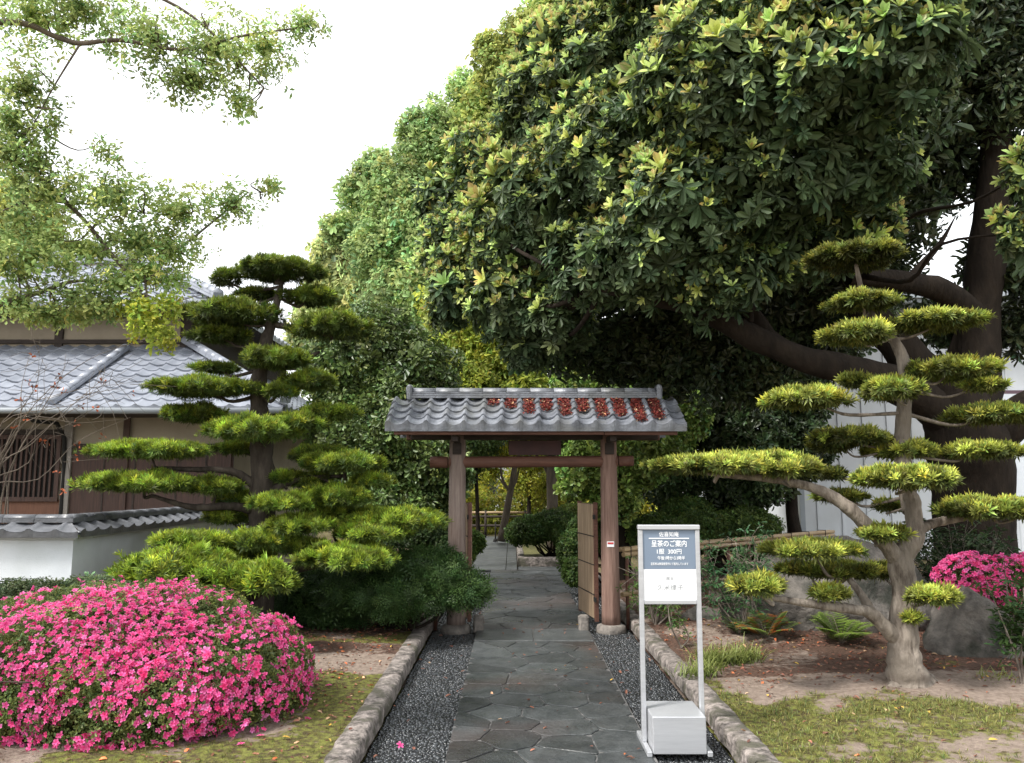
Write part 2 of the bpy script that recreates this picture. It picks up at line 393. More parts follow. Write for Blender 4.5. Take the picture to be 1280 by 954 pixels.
# ------------------------------------------------------------------ path
PL, PR = -.39, .84                       # edges of the flagged path
def clip(poly, n, d):                    # keep p.n <= d
    out = []
    for i in range(len(poly)):
        a, b = poly[i], poly[(i+1) % len(poly)]; fa, fb = a[0]*n[0]+a[1]*n[1]-d, b[0]*n[0]+b[1]*n[1]-d
        if fa <= 0: out.append(a)
        if (fa < 0) != (fb < 0) and fa != fb:
            t = fa/(fa-fb); out.append((a[0]+(b[0]-a[0])*t, a[1]+(b[1]-a[1])*t))
    return out
def crazy(x0, x1, y0, y1, cell, name, seed):
    q = random.Random(seed); st = []
    for _ in range(6000):
        p = (q.uniform(x0, x1), q.uniform(y0, y1))
        if all(((p[0]-s[0])/1.35)**2+(p[1]-s[1])**2 > (cell*q.uniform(.62, 1.05))**2 for s in st): st.append(p)
    mb = MB()
    for s in st:
        poly = [(x0, y0), (x1, y0), (x1, y1), (x0, y1)]
        for t in st:
            if t is s or (t[0]-s[0])**2+(t[1]-s[1])**2 > 2.2: continue
            n = (t[0]-s[0], t[1]-s[1]); L = math.hypot(*n); n = (n[0]/L, n[1]/L)
            m = ((s[0]+t[0])/2, (s[1]+t[1])/2); poly = clip(poly, n, m[0]*n[0]+m[1]*n[1]-.0028)
            if len(poly) < 3: break
        if len(poly) < 3: continue
        cx = sum(p[0] for p in poly)/len(poly); cy = sum(p[1] for p in poly)/len(poly)
        rp = []
        for i, p in enumerate(poly):     # soften the corners a little and roughen the edges
            a = poly[i-1]; b = poly[(i+1) % len(poly)]
            rp.append((p[0]*.86+a[0]*.14, p[1]*.86+a[1]*.14)); rp.append((p[0]*.86+b[0]*.14, p[1]*.86+b[1]*.14))
        wob = []
        for i, p in enumerate(rp):
            b = rp[(i+1) % len(rp)]; wob.append(p)
            if math.hypot(b[0]-p[0], b[1]-p[1]) > .08:
                for t in (.33, .66):
                    mx_, my_ = p[0]+(b[0]-p[0])*t, p[1]+(b[1]-p[1])*t; k = q.uniform(.965, 1.0)
                    wob.append((cx+(mx_-cx)*k, cy+(my_-cy)*k))
        h = q.uniform(0, .005); n = len(wob); tx, ty = q.uniform(-.008, .008), q.uniform(-.008, .008)
        zz = lambda x, y: h+(x-cx)*tx+(y-cy)*ty
        vs = [(x, y, -.03) for x, y in wob]+[(x, y, zz(x, y)-.003) for x, y in wob]
        ins = [(cx+(x-cx)*.97, cy+(y-cy)*.97) for x, y in wob]; vs += [(x, y, zz(x, y)) for x, y in ins]
        fs = [(i, (i+1) % n, n+(i+1) % n, n+i) for i in range(n)]+[(n+i, n+(i+1) % n, 2*n+(i+1) % n, 2*n+i) for i in range(n)]+[tuple(range(2*n, 3*n))]
        mb.add(vs, fs)
    return mb.build(name, M_stone, kind='structure')
crazy(PL, PR, 2.8, 8.45, .33, 'path', 3)
crazy(PL, PR+.02, 9.18, 15.3, .42, 'path', 8)
mb = MB()
for (a, b, c, d) in ((PL, .22, 8.47, 9.15), (.23, PR, 8.47, 9.15)): mb.box((a, c, -.03), (b, d, .006), .006)
for k in range(6):
    for (a, b) in ((-.84, -.12), (-.11, .10)): mb.box((a, 15.35+k*1.6, -.03), (b, 15.35+k*1.6+1.585, .006), .006)
mb.box((.12, 15.35, -.03), (1.28, 15.9, .004), .006)
mb.build('path_slabs', M_slab, kind='structure')
MB().box((PL, 2.8, -.065), (PR+.01, 15.33, -.006)).build('path_bed', M_mortar, kind='structure')
MB().box((XL, 2.5, -.068), (XR, 15.34, -.035)).build('gutter_bed', mat('gutter_mud', (.015, .016, .016), (.04, .042, .042), .25, 20, .4, 60), kind='structure')
# wet pebbles set in the gutters
def ico():
    t = (1+5**.5)/2; v = nz(np.array([(-1, t, 0), (1, t, 0), (-1, -t, 0), (1, -t, 0), (0, -1, t), (0, 1, t), (0, -1, -t), (0, 1, -t), (t, 0, -1), (t, 0, 1), (-t, 0, -1), (-t, 0, 1)], float))
    f = np.array([(0, 11, 5), (0, 5, 1), (0, 1, 7), (0, 7, 10), (0, 10, 11), (1, 5, 9), (5, 11, 4), (11, 10, 2), (10, 7, 6), (7, 1, 8), (3, 9, 4), (3, 4, 2), (3, 2, 6), (3, 6, 8), (3, 8, 9), (4, 9, 5), (2, 4, 11), (6, 2, 10), (8, 6, 7), (9, 8, 1)])
    return v, f
iv, if_ = ico()
pp = []
for (a, b) in ((XL, PL), (PR+.03, XR)):
    y = 3.2
    while y < 15.2:
        st = .026 if y < 9.5 else .042
        for x in np.arange(a+.012, b, st*.95): pp.append((x+random.uniform(-.011, .011), y+random.uniform(-.011, .011), st*random.uniform(.32, .68)))
        y += st*.9
pp = np.array(pp); n = len(pp); rs = rng.random((n, 3))*.5+.75; an = rng.random(n)*6.28
loc = iv[None]*rs[:, None, :]*pp[:, 2][:, None, None]; loc[:, :, 2] *= .6
cx_, sx_ = np.cos(an)[:, None], np.sin(an)[:, None]
lv = np.stack([loc[:, :, 0]*cx_-loc[:, :, 1]*sx_, loc[:, :, 0]*sx_+loc[:, :, 1]*cx_, loc[:, :, 2]], 2)
lv += np.stack([pp[:, 0], pp[:, 1], np.full(n, -.034)], 1)[:, None, :]
raw('gutter_pebbles', lv.reshape(-1, 3), (if_[None]+(np.arange(n)*12)[:, None, None]).reshape(-1, 3), M_pebble, smooth=True, kind='stuff', label='small wet black pebbles bedded in the gutters along both sides of the path', cat='pebbles')
# kerbs: rough granite lengths
def kerb(x0, x1, y0, y1, z1, lo=.7, hi=1.25, along='y'):
    mb = MB(); y = y0
    while y < y1:
        L = min(random.uniform(lo, hi), y1-y); n = max(3, int(L/.07)); m = 9; vs = []; fs = []
        o = random.uniform(-.008, .008); hz = z1+random.uniform(-.012, .012); sd_ = random.random()*50
        prof = [(0, -.09), (0, .35), (.03, .8), (.14, .97), (.5, 1.0), (.86, .97), (.97, .8), (1, .35), (1, -.09)]
        for i in range(n+1):
            t = i/n; e = 1-.05*max(0, abs(t-.5)*2-.93)/.07*1.0
            for (a, b) in prof:
                X = x0+(x1-x0)*(.5+(a-.5)*(e if e > 0 else 1)); Z = hz*b*(1-.05*(1 if i in (0, n) else 0))
                nn = mnoise.noise(Vector((a*4+sd_, y*6+t*L*7, b*3)))*.012
                X += nn+o; Z += mnoise.noise(Vector((a*5, (y+t*L)*9, sd_)))*.010*(b > 0)
                yy = y+.006+t*(L-.012)
                vs.append((X, yy, Z) if along == 'y' else (yy, X, Z))
        for i in range(n):
            for k in range(m-1): fs.append((i*m+k, i*m+k+1, (i+1)*m+k+1, (i+1)*m+k))
        fs.append(tuple(range(m))); fs.append(tuple(n*m+k for k in range(m-1, -1, -1)))
        mb.add(vs, fs, True); mb.sm[-1] = mb.sm[-2] = False
        y += L
    return mb
kerb(XL-.17, XL, 2.6, 15.4, .095).build('kerb', M_kerb, kind='structure')
kerb(XR, XR+.17, 2.6, 15.9, .095).build('kerb', M_kerb, kind='structure')
kerb(XL-.17, XL, 15.4, 25, .095).build('kerb', M_kerb, kind='structure')
kerb(15.9, 16.05, .11, XR+.17, .17, along='x').build('kerb', M_kerb, kind='structure')
kerb(.11, .26, 16.05, 25, .12).build('kerb', M_kerb, kind='structure')
MB().box((.2, 16, -.065), (XR+.3, 30, .10)).build('planting_bed', mat('mossy_bed', (.05, .05, .015), (.14, .13, .035), .9, 12, .6, 30), kind='structure')

# ------------------------------------------------------------------ tiled roofs
def tiles(A, U, Vv, ncol, nrow, amp=.03, thick=.028, lo=lambda t: 0., hi=lambda t: 1., spc=9, lip=.05):
    """A = eave corner, U along the eave, Vv up the slope; wavy pan tiles in lapped courses"""
    A, U, Vv = map(lambda q: np.array(q, float), (A, U, Vv)); Nn = np.cross(U, Vv); Nn /= np.linalg.norm(Nn)
    if Nn[2] < 0: Nn = -Nn
    mb = MB(); ns = ncol*spc
    def prof(s):                         # s in tile widths
        f = s % 1.0
        return amp*(.5-.5*math.cos(f/.36*2*math.pi))*1.2 if f < .36 else -amp*.6*math.sin((f-.36)/.64*math.pi)**.8
    for r in range(nrow):
        t0, t1 = r/nrow, (r+1.15)/nrow; t1 = min(t1, 1.0)
        m = ns+1; top = t0+(t1-t0)
        def row(t, h, off=0.):
            o_ = []
            for i in range(ns+1):
                u = min(max(i/ns, lo(t)), hi(t)); o_.append(A+U*u+Vv*t+Nn*(prof(u*ncol)+h+jit_[i])-Vv/np.linalg.norm(Vv)*off)
            return o_
        jit_ = [random.uniform(-.0015, .0015)+.003*math.sin(int(i/spc)*7.7+r*3.1) for i in range(ns+1)]
        for (ra, rb, sm_) in ((row(t0, thick, .012), row(t1, 0), True), (row(t0, thick*.25, .012), row(t0, thick, .012), False), (row(t0+.25/nrow, -thick*.8), row(t0, thick*.25, .012), False)):
            vs = ra+rb; fs = []
            for i in range(ns):
                a, b, c, d = i, i+1, m+i+1, m+i
                if np.linalg.norm(vs[a]-vs[b]) > 1e-4 or np.linalg.norm(vs[c]-vs[d]) > 1e-4: fs.append((a, b, c, d))
            mb.add(vs, fs, sm_)
    if lip:                              # hanging lips of the eave tiles
        vs = []; m = ns+1
        for k, h in enumerate((thick, -lip)):
            for i in range(m):
                s = i/ns*ncol; f = s % 1.0; e = prof(s) if k == 0 else -amp*.45
                vs.append(A-Vv/np.linalg.norm(Vv)*.012+U*(i/ns)+(Nn*h if k == 0 else Nn*thick*.2)+(np.array((0, 0, -lip)) if k else 0)+Nn*e-Vv/np.linalg.norm(Vv)*.004)
        mb.add(vs, [(i, i+1, m+i+1, m+i) for i in range(ns)], False)
    return mb
def ridge(mb, a, b, w, h, courses=3, cap=True, brick=.28):
    """stacked flat ridge tiles under a rounded cap"""
    a, b = np.array(a, float), np.array(b, float); d = b-a; L = np.linalg.norm(d); d /= L; sdv = np.cross(d, (0, 0, 1)); sdv /= np.linalg.norm(sdv); up = np.cross(sdv, d)
    hh = h*(.62 if cap else 1)/courses
    def obox(s0, s1, w_, z0, z1):
        vs = [a+d*s+sdv*k*w_+up*z for z in (z0, z1) for (s, k) in ((s0, -1), (s1, -1), (s1, 1), (s0, 1))]
        mb.add(vs, [(3, 2, 1, 0), (4, 5, 6, 7), (0, 1, 5, 4), (1, 2, 6, 5), (2, 3, 7, 6), (3, 0, 4, 7)])
    for c in range(courses):
        ww = w/2*(1-.09*c); s = -(c % 2)*brick/2
        while s < L:
            s0, s1 = max(0, s), min(L, s+brick-.006)
            if s1 > s0: obox(s0, s1, ww+random.uniform(-.002, .002), c*hh+.004, (c+1)*hh-.005)
            s += brick
        obox(.003, L-.003, ww-.015, c*hh, (c+1)*hh+.001)
    if cap:
        s = 0
        while s < L:
            s1 = min(L, s+brick-.004); r = w*.42; n = 8
            vs = [a+d*q+sdv*math.cos(math.pi*i/n)*r*k+up*(courses*hh+math.sin(math.pi*i/n)*h*.42*k) for (q, k) in ((s, 1.04), (s1, .98)) for i in range(n+1)]
            mb.add(vs, [(i, i+1, n+2+i, n+1+i) for i in range(n)]+[tuple(range(n, -1, -1)), tuple(range(n+1, 2*n+2))], True)
            s += brick
    return mb

# ------------------------------------------------------------------ gate
GY = 9.14
gate = thing('roofed_gate', 'wooden roofed garden gate with grey wavy tiles across the stone path', 'gate', (.24, GY, 0))
xl, xr = -.62, 1.10
for i, x in enumerate((xl, xr)):
    z0 = -.02
    MB().tube([(x, GY, .05), (x, GY, .8), (x, GY, 2.25)], [.105, .10, .092], 18, True, .03, 6).build('post', M_wood if i == 0 else M_wood_warm, gate)
    mb = MB(); vs = []
    mb.tube([(x, GY, -.06), (x, GY, .0), (x, GY, .045), (x, GY, .06)], [.17, .17, .155, .12], 20, True, .05).build('base_stone', M_base, gate)
MB().tube([(-.93, GY, 1.845), (xl-.11, GY, 1.845)], [.066, .066], 14, True, .02).tube([(xl-.1, GY, 1.845), (.2, GY, 1.85), (xr+.1, GY, 1.855)], [.066, .064, .066], 14, True, .03, 5).tube([(xr+.11, GY, 1.855), (1.38, GY, 1.86)], [.06, .06], 14, True).build('crossbeam', M_wood_red, gate)
ZE, ZR, YE = 2.20, 2.54, 8.55
RX0, RX1 = -1.36, 1.87
MB().box((-1.15, GY-.06, 2.10), (1.66, GY+.06, 2.215), .008).box((-1.2, GY-.05, 2.40), (1.72, GY+.05, 2.50), .008).build('ridge_beam', M_wood_dark, gate)
for s in (-1, 1):                        # eave purlins, boards and rafters on both slopes
    ye = GY+s*(GY-YE); k = s
    MB().box((RX0+.09, ye-s*.07-.03, ZE-.075), (.99, ye-s*.07+.03, ZE-.012), .004).box((.995, ye-s*.07-.03, ZE-.078), (RX1-.09, ye-s*.07+.03, ZE-.015), .004).build('eave_board', M_wood_red, gate)
    mb = MB(); n = 15
    for i in range(n):
        x = RX0+.14+(RX1-RX0-.28)*i/(n-1)
        a = np.array((x, ye-s*.05, ZE-.01)); b = np.array((x, GY-s*.02, ZR-.02))
        for dx in (0,):
            vs = [a+np.array((-.02, 0, -.05)), a+np.array((.02, 0, -.05)), a+np.array((.02, 0, 0)), a+np.array((-.02, 0, 0)), b+np.array((-.02, 0, -.05)), b+np.array((.02, 0, -.05)), b+np.array((.02, 0, 0)), b+np.array((-.02, 0, 0))]
            mb.add(vs, [(0, 1, 2, 3), (7, 6, 5, 4), (0, 4, 5, 1), (1, 5, 6, 2), (2, 6, 7, 3), (3, 7, 4, 0)])
    mb.build('rafters', M_wood_dark, gate)
    a = np.array((RX0+.08, ye-s*.0, ZE-.0)); b = np.array((RX1-.08, ye, ZE)); c = np.array((RX1-.08, GY, ZR-.01)); d = np.array((RX0+.08, GY, ZR-.01)); dn = np.array((0, 0, -.014))
    MB().add([a, b, c, d, a+dn, b+dn, c+dn, d+dn], [(0, 1, 2, 3), (7, 6, 5, 4), (0, 4, 5, 1), (1, 5, 6, 2), (2, 6, 7, 3), (3, 7, 4, 0)]).build('roof_boards', M_wood_dark, gate)
roof = tiles((RX0, YE, ZE+.03), (RX1-RX0, 0, 0), (0, GY-YE, ZR-ZE), 16, 4, .034, .026, lip=.055).build('tile_roof', M_tile, gate)
tiles((RX1, 2*GY-YE, ZE+.03), (RX0-RX1, 0, 0), (0, YE-GY, ZR-ZE), 16, 4, .034, .026, lip=.055).build('tile_roof', M_tile, gate)
mb = MB(); ridge(mb, (RX0+.22, GY, ZR+.03), (RX1-.22, GY, ZR+.03), .18, .12, 3, True, .27); mb.build('roof_ridge', M_tile, gate)
for x in (RX0+.19, RX1-.19):
    MB().box((x-.03, GY-.11, ZR+.0), (x+.03, GY+.11, ZR+.185), .02).tube([(x-.035 if x < 0 else x+.035, GY, ZR+.12), (x-.045 if x < 0 else x+.045, GY, ZR+.12)], [.05, .045], 12).build('ridge_end_tile', M_tile, gate)
for i, x in enumerate((xl, xr)):         # brackets at the heads of the posts
    MB().box((x-.035, GY-.45, 2.06), (x+.035, GY+.45, 2.125), .006).box((x-.05, GY-.115, 1.93), (x+.05, GY+.115, 2.06), .006).build('bracket', M_wood_dark, gate)
mb = MB().box((-.04, GY-.035, 1.925), (.56, GY-.01, 2.09), .004)
mb.build('name_board', mat('name_board', (.03, .012, .012), (.06, .022, .02), .7, 6), gate)
def door(x, side, mats):
    """bamboo strip leaf standing open, swung back from the post"""
    hinge = np.array((x, GY+.13)); dirv = nz(np.array((side*.16, 1.0)))
    nrm = np.array((-dirv[1]*side, dirv[0]*side))*1.0
    W_, H0, H1 = .80, .09, 1.37
    root = None
    def pb(mb, s0, s1, n0, n1, z0, z1):
        c = [hinge+dirv*s+nrm*nn for (s, nn) in ((s0, n0), (s1, n0), (s1, n1), (s0, n1))]
        mb.add([(q[0], q[1], z) for z in (z0, z1) for q in c], [(3, 2, 1, 0), (4, 5, 6, 7), (0, 1, 5, 4), (1, 2, 6, 5), (2, 3, 7, 6), (3, 0, 4, 7)])
    f = MB(); pb(f, 0, .045, -.02, .02, H0-.03, H1+.02); pb(f, W_-.045, W_, -.02, .02, H0-.03, H1+.02); pb(f, .046, W_-.046, -.018, .018, H1-.05, H1); pb(f, .046, W_-.046, -.018, .018, H0, H0+.05)
    d_ = f.build('door_leaf', M_wood_red if side < 0 else M_wood, gate)
    b = MB(); s = .047
    while s < W_-.06: pb(b, s, s+.012, .0185, .030, H0+.005, H1-.004); pb(b, s, s+.012, -.030, -.0185, H0+.005, H1-.004); s += .0135
    b.build('bamboo_strips', M_bamboo, d_)
    t = MB()
    for z in (.35, .68, 1.0): pb(t, .02, W_-.02, -.034, .034, z, z+.012)
    t.build('batten', M_wood_dark, d_)
    for z in (.28, 1.2): h = MB(); pb(h, -.06, .03, -.032, -.021, z, z+.05); h.build('hinge', M_black, d_)
door(xl+.14, -1, 0)
door(xr-.14, -1, 0)
MB().box((xr-.045, GY-.104, .905), (xr+.035, GY-.098, .965), .001).build('notice_sticker', M_panel_white, gate)
MB().box((xr-.038, GY-.107, .936), (xr+.028, GY-.1045, .956)).build('red_sticker_band', M_red, gate)
for x, lb in ((xl+.25, 'small square stone stop on the ground inside the left post of the gate'), (xr-.31, 'small square stone stop on the ground inside the right post of the gate')):
    o = MB().box((x-.055, GY-.1, -.03), (x+.055, GY+.02, .16), .018, rot=.06, jit=.004).build('door_stop', M_base)
    props(o, lb, 'door stop', 'stone door stops at the gate')
# fallen leaves lying in the troughs of the gate roof
n = 5200; u = rng.random(n); troughs = np.arange(5, 15)
tr = rng.choice(troughs, n, p=(lambda q: q/q.sum())(np.array([.3, .5, .7, .8, 1, 1, 1.1, 1.2, 1.35, 1.3]))); ext = np.array([.3, .42, .6, .5, .7, .55, .75, .7, .9, .8])[tr-5]; t = .97-rng.random(n)**1.3*ext
cw = (RX1-RX0)/16
X = RX0+cw*(tr+.67+rng.normal(0, .15, n).clip(-.27, .27)); pos = np.stack([X, YE+(GY-YE)*t, ZE+(ZR-ZE)*t+.048+rng.random(n)*.030], 1)
T = [leaf_t(.1, 0, 1, .5, (.15, .02, .015), (.19, .035, .025), .25, .2), leaf_t(.2, 0, 1, .5, (.40, .24, .13), (.5, .32, .2), .3, .3), leaf_t(-.1, 0, 1, .6, (.09, .018, .014), (.12, .025, .02), .2, -.2)]
V, F, C = instance(T, pos, np.array((0, -.5, .9))+rng.normal(size=(n, 3))*.35, rng.random(n)*.02+.02, tints(n, .3, .1), which=rng.choice(3, n, p=(.55, .07, .38)))
raw('fallen_leaves', V, F, M_dry, cols=C, kind='stuff', label='dark red fallen leaves heaped in the troughs of the gate roof tiles', cat='fallen leaves')

# ------------------------------------------------------------------ sign stand
sg = thing('sign_stand', 'brushed steel standing notice with blue grey and white panels at the path edge', 'sign', (1.0, 5.15, 0))
SX0, SX1, SY = .80, 1.188, 5.16
PT, PB_ = 1.342, .852
f = MB()
f.box((SX0, SY-.018, .03), (SX0+.028, SY+.018, PT-.031), .003).box((SX1-.028, SY-.018, .03), (SX1, SY+.018, PT-.031), .003)
f.box((SX0-.002, SY-.024, PT-.03), (SX1+.002, SY+.024, PT), .004).box((SX0+.029, SY-.018, PB_), (SX1-.029, SY+.018, PB_+.026), .003)
f.build('frame', M_steel, sg)
for x in (SX0, SX1-.03): MB().box((x, SY-.20, .0), (x+.03, SY+.22, .029), .003).build('foot', M_steel, sg)
MB().box((SX0+.036, SY-.19, .012), (SX1-.034, SY+.165, .225), .004).build('weight_box', M_steel, sg)
bl = MB().box((SX0+.0285, SY-.010, 1.067), (SX1-.0285, SY+.012, PT-.031)).build('blue_panel', M_panel_blue, sg)
wp = MB().box((SX0+.0285, SY-.010, PB_+.0265), (SX1-.0285, SY+.012, 1.066)).build('white_panel', M_panel_white, sg)
def text(s, size, x, z, y, m, parent, w=None, name='lettering', bold=.0):
    c = bpy.data.curves.new('t', 'FONT'); c.body = s; c.size = size; c.align_x = 'CENTER'; c.align_y = 'CENTER'; c.extrude = .0006; c.offset = bold*size
    o = bpy.data.objects.new('t', c); col.objects.link(o); bpy.context.view_layer.update()
    dg = bpy.context.evaluated_depsgraph_get(); me = bpy.data.meshes.new_from_object(o.evaluated_get(dg))
    bpy.data.objects.remove(o)
    n = len(me.vertices); a = np.empty(n*3, dtype=np.float32); me.vertices.foreach_get('co', a); a = a.reshape(-1, 3)
    k = w/(a[:, 0].max()-a[:, 0].min()) if w and n else 1
    rl = rootloc(parent); cx = (a[:, 0].max()+a[:, 0].min())/2
    b = np.stack([(a[:, 0]-cx)*k+x-rl[0], y-a[:, 2]-rl[1], a[:, 1]+z-rl[2]], 1).astype(np.float32)
    me.vertices.foreach_set('co', b.ravel()); me.update(); me.materials.clear(); me.materials.append(m)
    return link(name, me, parent)
cx = (SX0+SX1)/2; ty = SY-.0112
text('佐喜知庵', .034, cx, 1.281, ty, M_text_w, bl, .125, bold=.006)
MB().box((cx-.127, ty-.001, 1.2545), (cx+.127, ty+.0008, 1.2605)).build('rule_line', M_text_w, bl)
text('呈茶のご案内', .044, cx, 1.222, ty, M_text_w, bl, .222, bold=.008)
text('1服  300円', .036, cx, 1.174, ty, M_text_w, bl, .155, bold=.006)
text('午後1時から3時半', .026, cx+.012, 1.134, ty, M_text_w, bl, .172, bold=.006)
text('呈茶券は美術館受付にて販売しています', .018, cx, 1.098, ty, M_text_w, bl, .236, bold=.003)
text('席主', .022, cx, 1.008, ty, M_text_g, wp, .05)
text('久米律子', .040, cx, .952, ty, M_text_g, wp, .165)

# ------------------------------------------------------------------ white garden wall with tiled coping
gw = thing('garden_wall', 'white plastered garden wall with grey tiled coping in front of the tea house', 'wall', (-4.1, 7.6, 0))
wx, wy = -4.1, 7.6
MB().add([(-16, wy, -.1), (wx, wy, -.1), (wx, 13, -.1), (-16, wy+.0, 1.08), (wx, wy, 1.08), (wx, 13, 1.08), (-16, wy+.22, -.1), (wx-.22, wy+.22, -.1), (wx-.22, 13, -.1), (-16, wy+.22, 1.08), (wx-.22, wy+.22, 1.08), (wx-.22, 13, 1.08)],
         [(0, 1, 4, 3), (1, 2, 5, 4), (7, 6, 9, 10), (8, 7, 10, 11), (3, 4, 10, 9), (4, 5, 11, 10), (2, 8, 11, 5), (6, 0, 3, 9)]).build('plaster_wall', M_white_plaster, gw)
MB().box((-16, wy-.05, 1.085), (wx+.05, wy+.27, 1.135), .01).box((wx-.27, wy+.275, 1.085), (wx+.05, 13, 1.135), .01).build('coping_band', mat('band_plaster', (.42, .44, .46), (.5, .52, .54), .9, 2), gw)
n1 = 40
tiles((wx+.10-11.9, wy-.10, 1.155), (11.9, 0, 0), (0, .19, .085), 48, 1, .022, .02, hi=lambda t: 1-.19*t/11.9, lip=.035).build('coping_tiles', M_tile_dark, gw)
tiles((wx+.10, wy-.10, 1.155), (0, 5.4, 0), (-.19, 0, .085), 22, 1, .022, .02, lo=lambda t: .19*t/5.4, lip=.035).build('coping_tiles', M_tile_dark, gw)
mb = MB(); ridge(mb, (-15, wy+.11, 1.235), (wx-.03, wy+.11, 1.235), .15, .075, 1, True, .30); ridge(mb, (wx-.11, wy+.03, 1.237), (wx-.11, 13, 1.237), .15, .075, 1, True, .30)
mb.build('coping_ridge', M_tile_dark, gw)

# ------------------------------------------------------------------ tea house
hs_ = thing('tea_house', 'traditional tea house with grey tiled roofs, beige plaster and dark brown woodwork', 'house', (-8, 14, 0))
WY = 12.5; HX = -4.35
MB().box((-15, WY, 0), (HX, 18, 3.0)).build('wall', M_plaster, hs_)
MB().box((-6.83, WY-.03, .1), (HX+.02, WY-.002, 2.14)).build('board_wall', M_house_wood, hs_)
MB().box((-15, WY-.03, .1), (-6.98, WY-.002, 1.36)).build('board_wall', mat('lower_boards', (.11, .045, .025), (.19, .085, .05), .7, 4, .3, 25, (9, 9, .6)), hs_)
mb = MB()
for x in (-6.33, -5.85, -5.2, -4.75): mb.box((x-.012, WY-.04, .1), (x+.012, WY-.031, 2.14))
mb.build('board_batten', M_wood_dark, hs_)
for x, w_ in ((-6.90, .065), (-6.0, .05), (HX-.06, .06), (-9.4, .06)): MB().box((x-w_, WY-.07, 0), (x+w_, WY-.0405, 2.75), .004).build('post', M_house_wood if x > -6.5 or x < -9 else mat('weathered_post', (.2, .18, .16), (.3, .27, .24), .8, 6, .2, 30, (9, 9, .5)), hs_)
MB().box((-15, WY-.065, 2.36), (-6.97, WY-.005, 2.44), .004).box((-6.82, WY-.065, 2.15), (HX-.13, WY-.005, 2.22), .004).build('lintel', M_wood_dark, hs_)
win = MB().box((-9.3, WY-.09, 1.33), (-6.99, WY-.066, 1.40), .003).box((-9.3, WY-.09, 2.29), (-6.99, WY-.066, 2.355), .003).box((-7.06, WY-.09, 1.401), (-6.99, WY-.066, 2.289), .003).build('lattice_window', M_house_wood, hs_)
MB().box((-9.3, WY-.05, 1.401), (-7.061, WY-.034, 2.289)).build('pane', M_black, win)
mb = MB(); x = -9.25
while x < -7.08: mb.box((x, WY-.086, 1.401), (x+.03, WY-.062, 2.289)); x += .078
mb.build('lattice', M_house_wood, win)
# lower roof
EY, EZ, TY, TZ, CX, TX = 11.5, 2.70, 14.0, 4.03, -3.3, -5.8
U0 = -14.2; UL = CX-U0
tiles((U0, EY, EZ), (UL, 0, 0), (0, TY-EY, TZ-EZ), 40, 11, .026, .030, hi=lambda t: 1-(CX-TX)*t/UL, spc=7, lip=.06).build('lower_roof', M_tile_house, hs_)
tiles((CX, EY, EZ), (0, 7, 0), (TX-CX, 0, TZ-EZ), 25, 11, .026, .030, lo=lambda t: (TY-EY)*t/7, spc=7, lip=.06).build('lower_roof', M_tile_house, hs_)
mb = MB(); ridge(mb, (CX+.02, EY-.02, EZ+.06), (TX, TY, TZ+.06), .18, .12, 1, True, .3); ridge(mb, (-6.7, EY+.05, EZ+.05), (-6.7, TY-.3, TZ-.1), .15, .09, 1, True, .3)
mb.build('hip_ridge', M_tile_house, hs_)
MB().add([(U0, EY+.03, EZ-.07), (CX-.03, EY+.03, EZ-.07), (CX-.03, 18, EZ-.07), (U0, 18, EZ-.07), (U0, EY+.03, EZ-.03), (CX-.03, EY+.03, EZ-.03), (CX-.03, 18, EZ-.03), (U0, 18, EZ-.03)], [(3, 2, 1, 0), (0, 1, 5, 4), (1, 2, 6, 5)]).build('soffit', M_wood_dark, hs_)
MB().tube([(U0, EY-.05, EZ-.045), (CX, EY-.05, EZ-.06)], [.045, .045], 8).build('gutter', mat('gutter_grey', (.25, .27, .29), None, .4), hs_)
MB().tube([(-6.95, EY-.03, EZ-.09), (-6.95, EY+.1, EZ-.2), (-6.93, WY-.11, EZ-.4), (-6.93, WY-.11, .1)], [.03]*4, 8, True, 0, 3).build('downpipe', M_black, hs_)
# upper storey
MB().box((-15, 14.02, 3.3), (-5.75, 20, 4.75)).build('upper_wall', M_plaster, hs_)
MB().box((-5.745, 14.1, 3.3), (-5.70, 20, 4.8)).box((-5.9, 13.99, 3.9), (-5.70, 14.09, 4.75)).build('side_boards', M_wood_dark, hs_)
mb = MB()
for x in (-8.05, -10.3): mb.box((x-.07, 13.97, 4.0), (x+.07, 14.015, 4.7))
mb.box((-15, 13.96, 4.07), (-5.9, 14.01, 4.14)); mb.build('upper_post', M_wood_dark, hs_)
EX = -4.95; e0 = 13.15
tiles((-15, e0, 4.62), (15+EX, 0, 0), (0, 2.4, 1.3), 36, 9, .026, .030, hi=lambda t: 1-2.4*t/(15+EX), spc=5, lip=.06).build('upper_roof', M_tile_house, hs_)
tiles((EX, e0, 4.62), (0, 7.5, 0), (-2.4, 0, 1.3), 26, 9, .026, .030, lo=lambda t: 2.4*t/7.5, spc=5, lip=.06).build('upper_roof', M_tile_house, hs_)
MB().add([(-15, e0+.03, 4.53), (EX-.03, e0+.03, 4.53), (EX-.03, 20.6, 4.53), (-15, 20.6, 4.53), (-15, e0+.03, 4.62), (EX-.03, e0+.03, 4.62), (EX-.03, 20.6, 4.62), (-15, 20.6, 4.62)], [(3, 2, 1, 0), (0, 1, 5, 4), (1, 2, 6, 5)]).build('upper_soffit', M_wood_dark, hs_)
mb = MB(); ridge(mb, (EX, e0, 4.68), (EX-2.4, e0+2.4, 5.98), .2, .17, 2); ridge(mb, (-15, e0+2.4, 5.95), (EX-2.4, e0+2.4, 5.95), .24, .26, 3)
mb.box((EX-2.45, e0+2.25, 5.95), (EX-2.3, e0+2.55, 6.35), .03); mb.build('upper_ridge', M_tile_house, hs_)

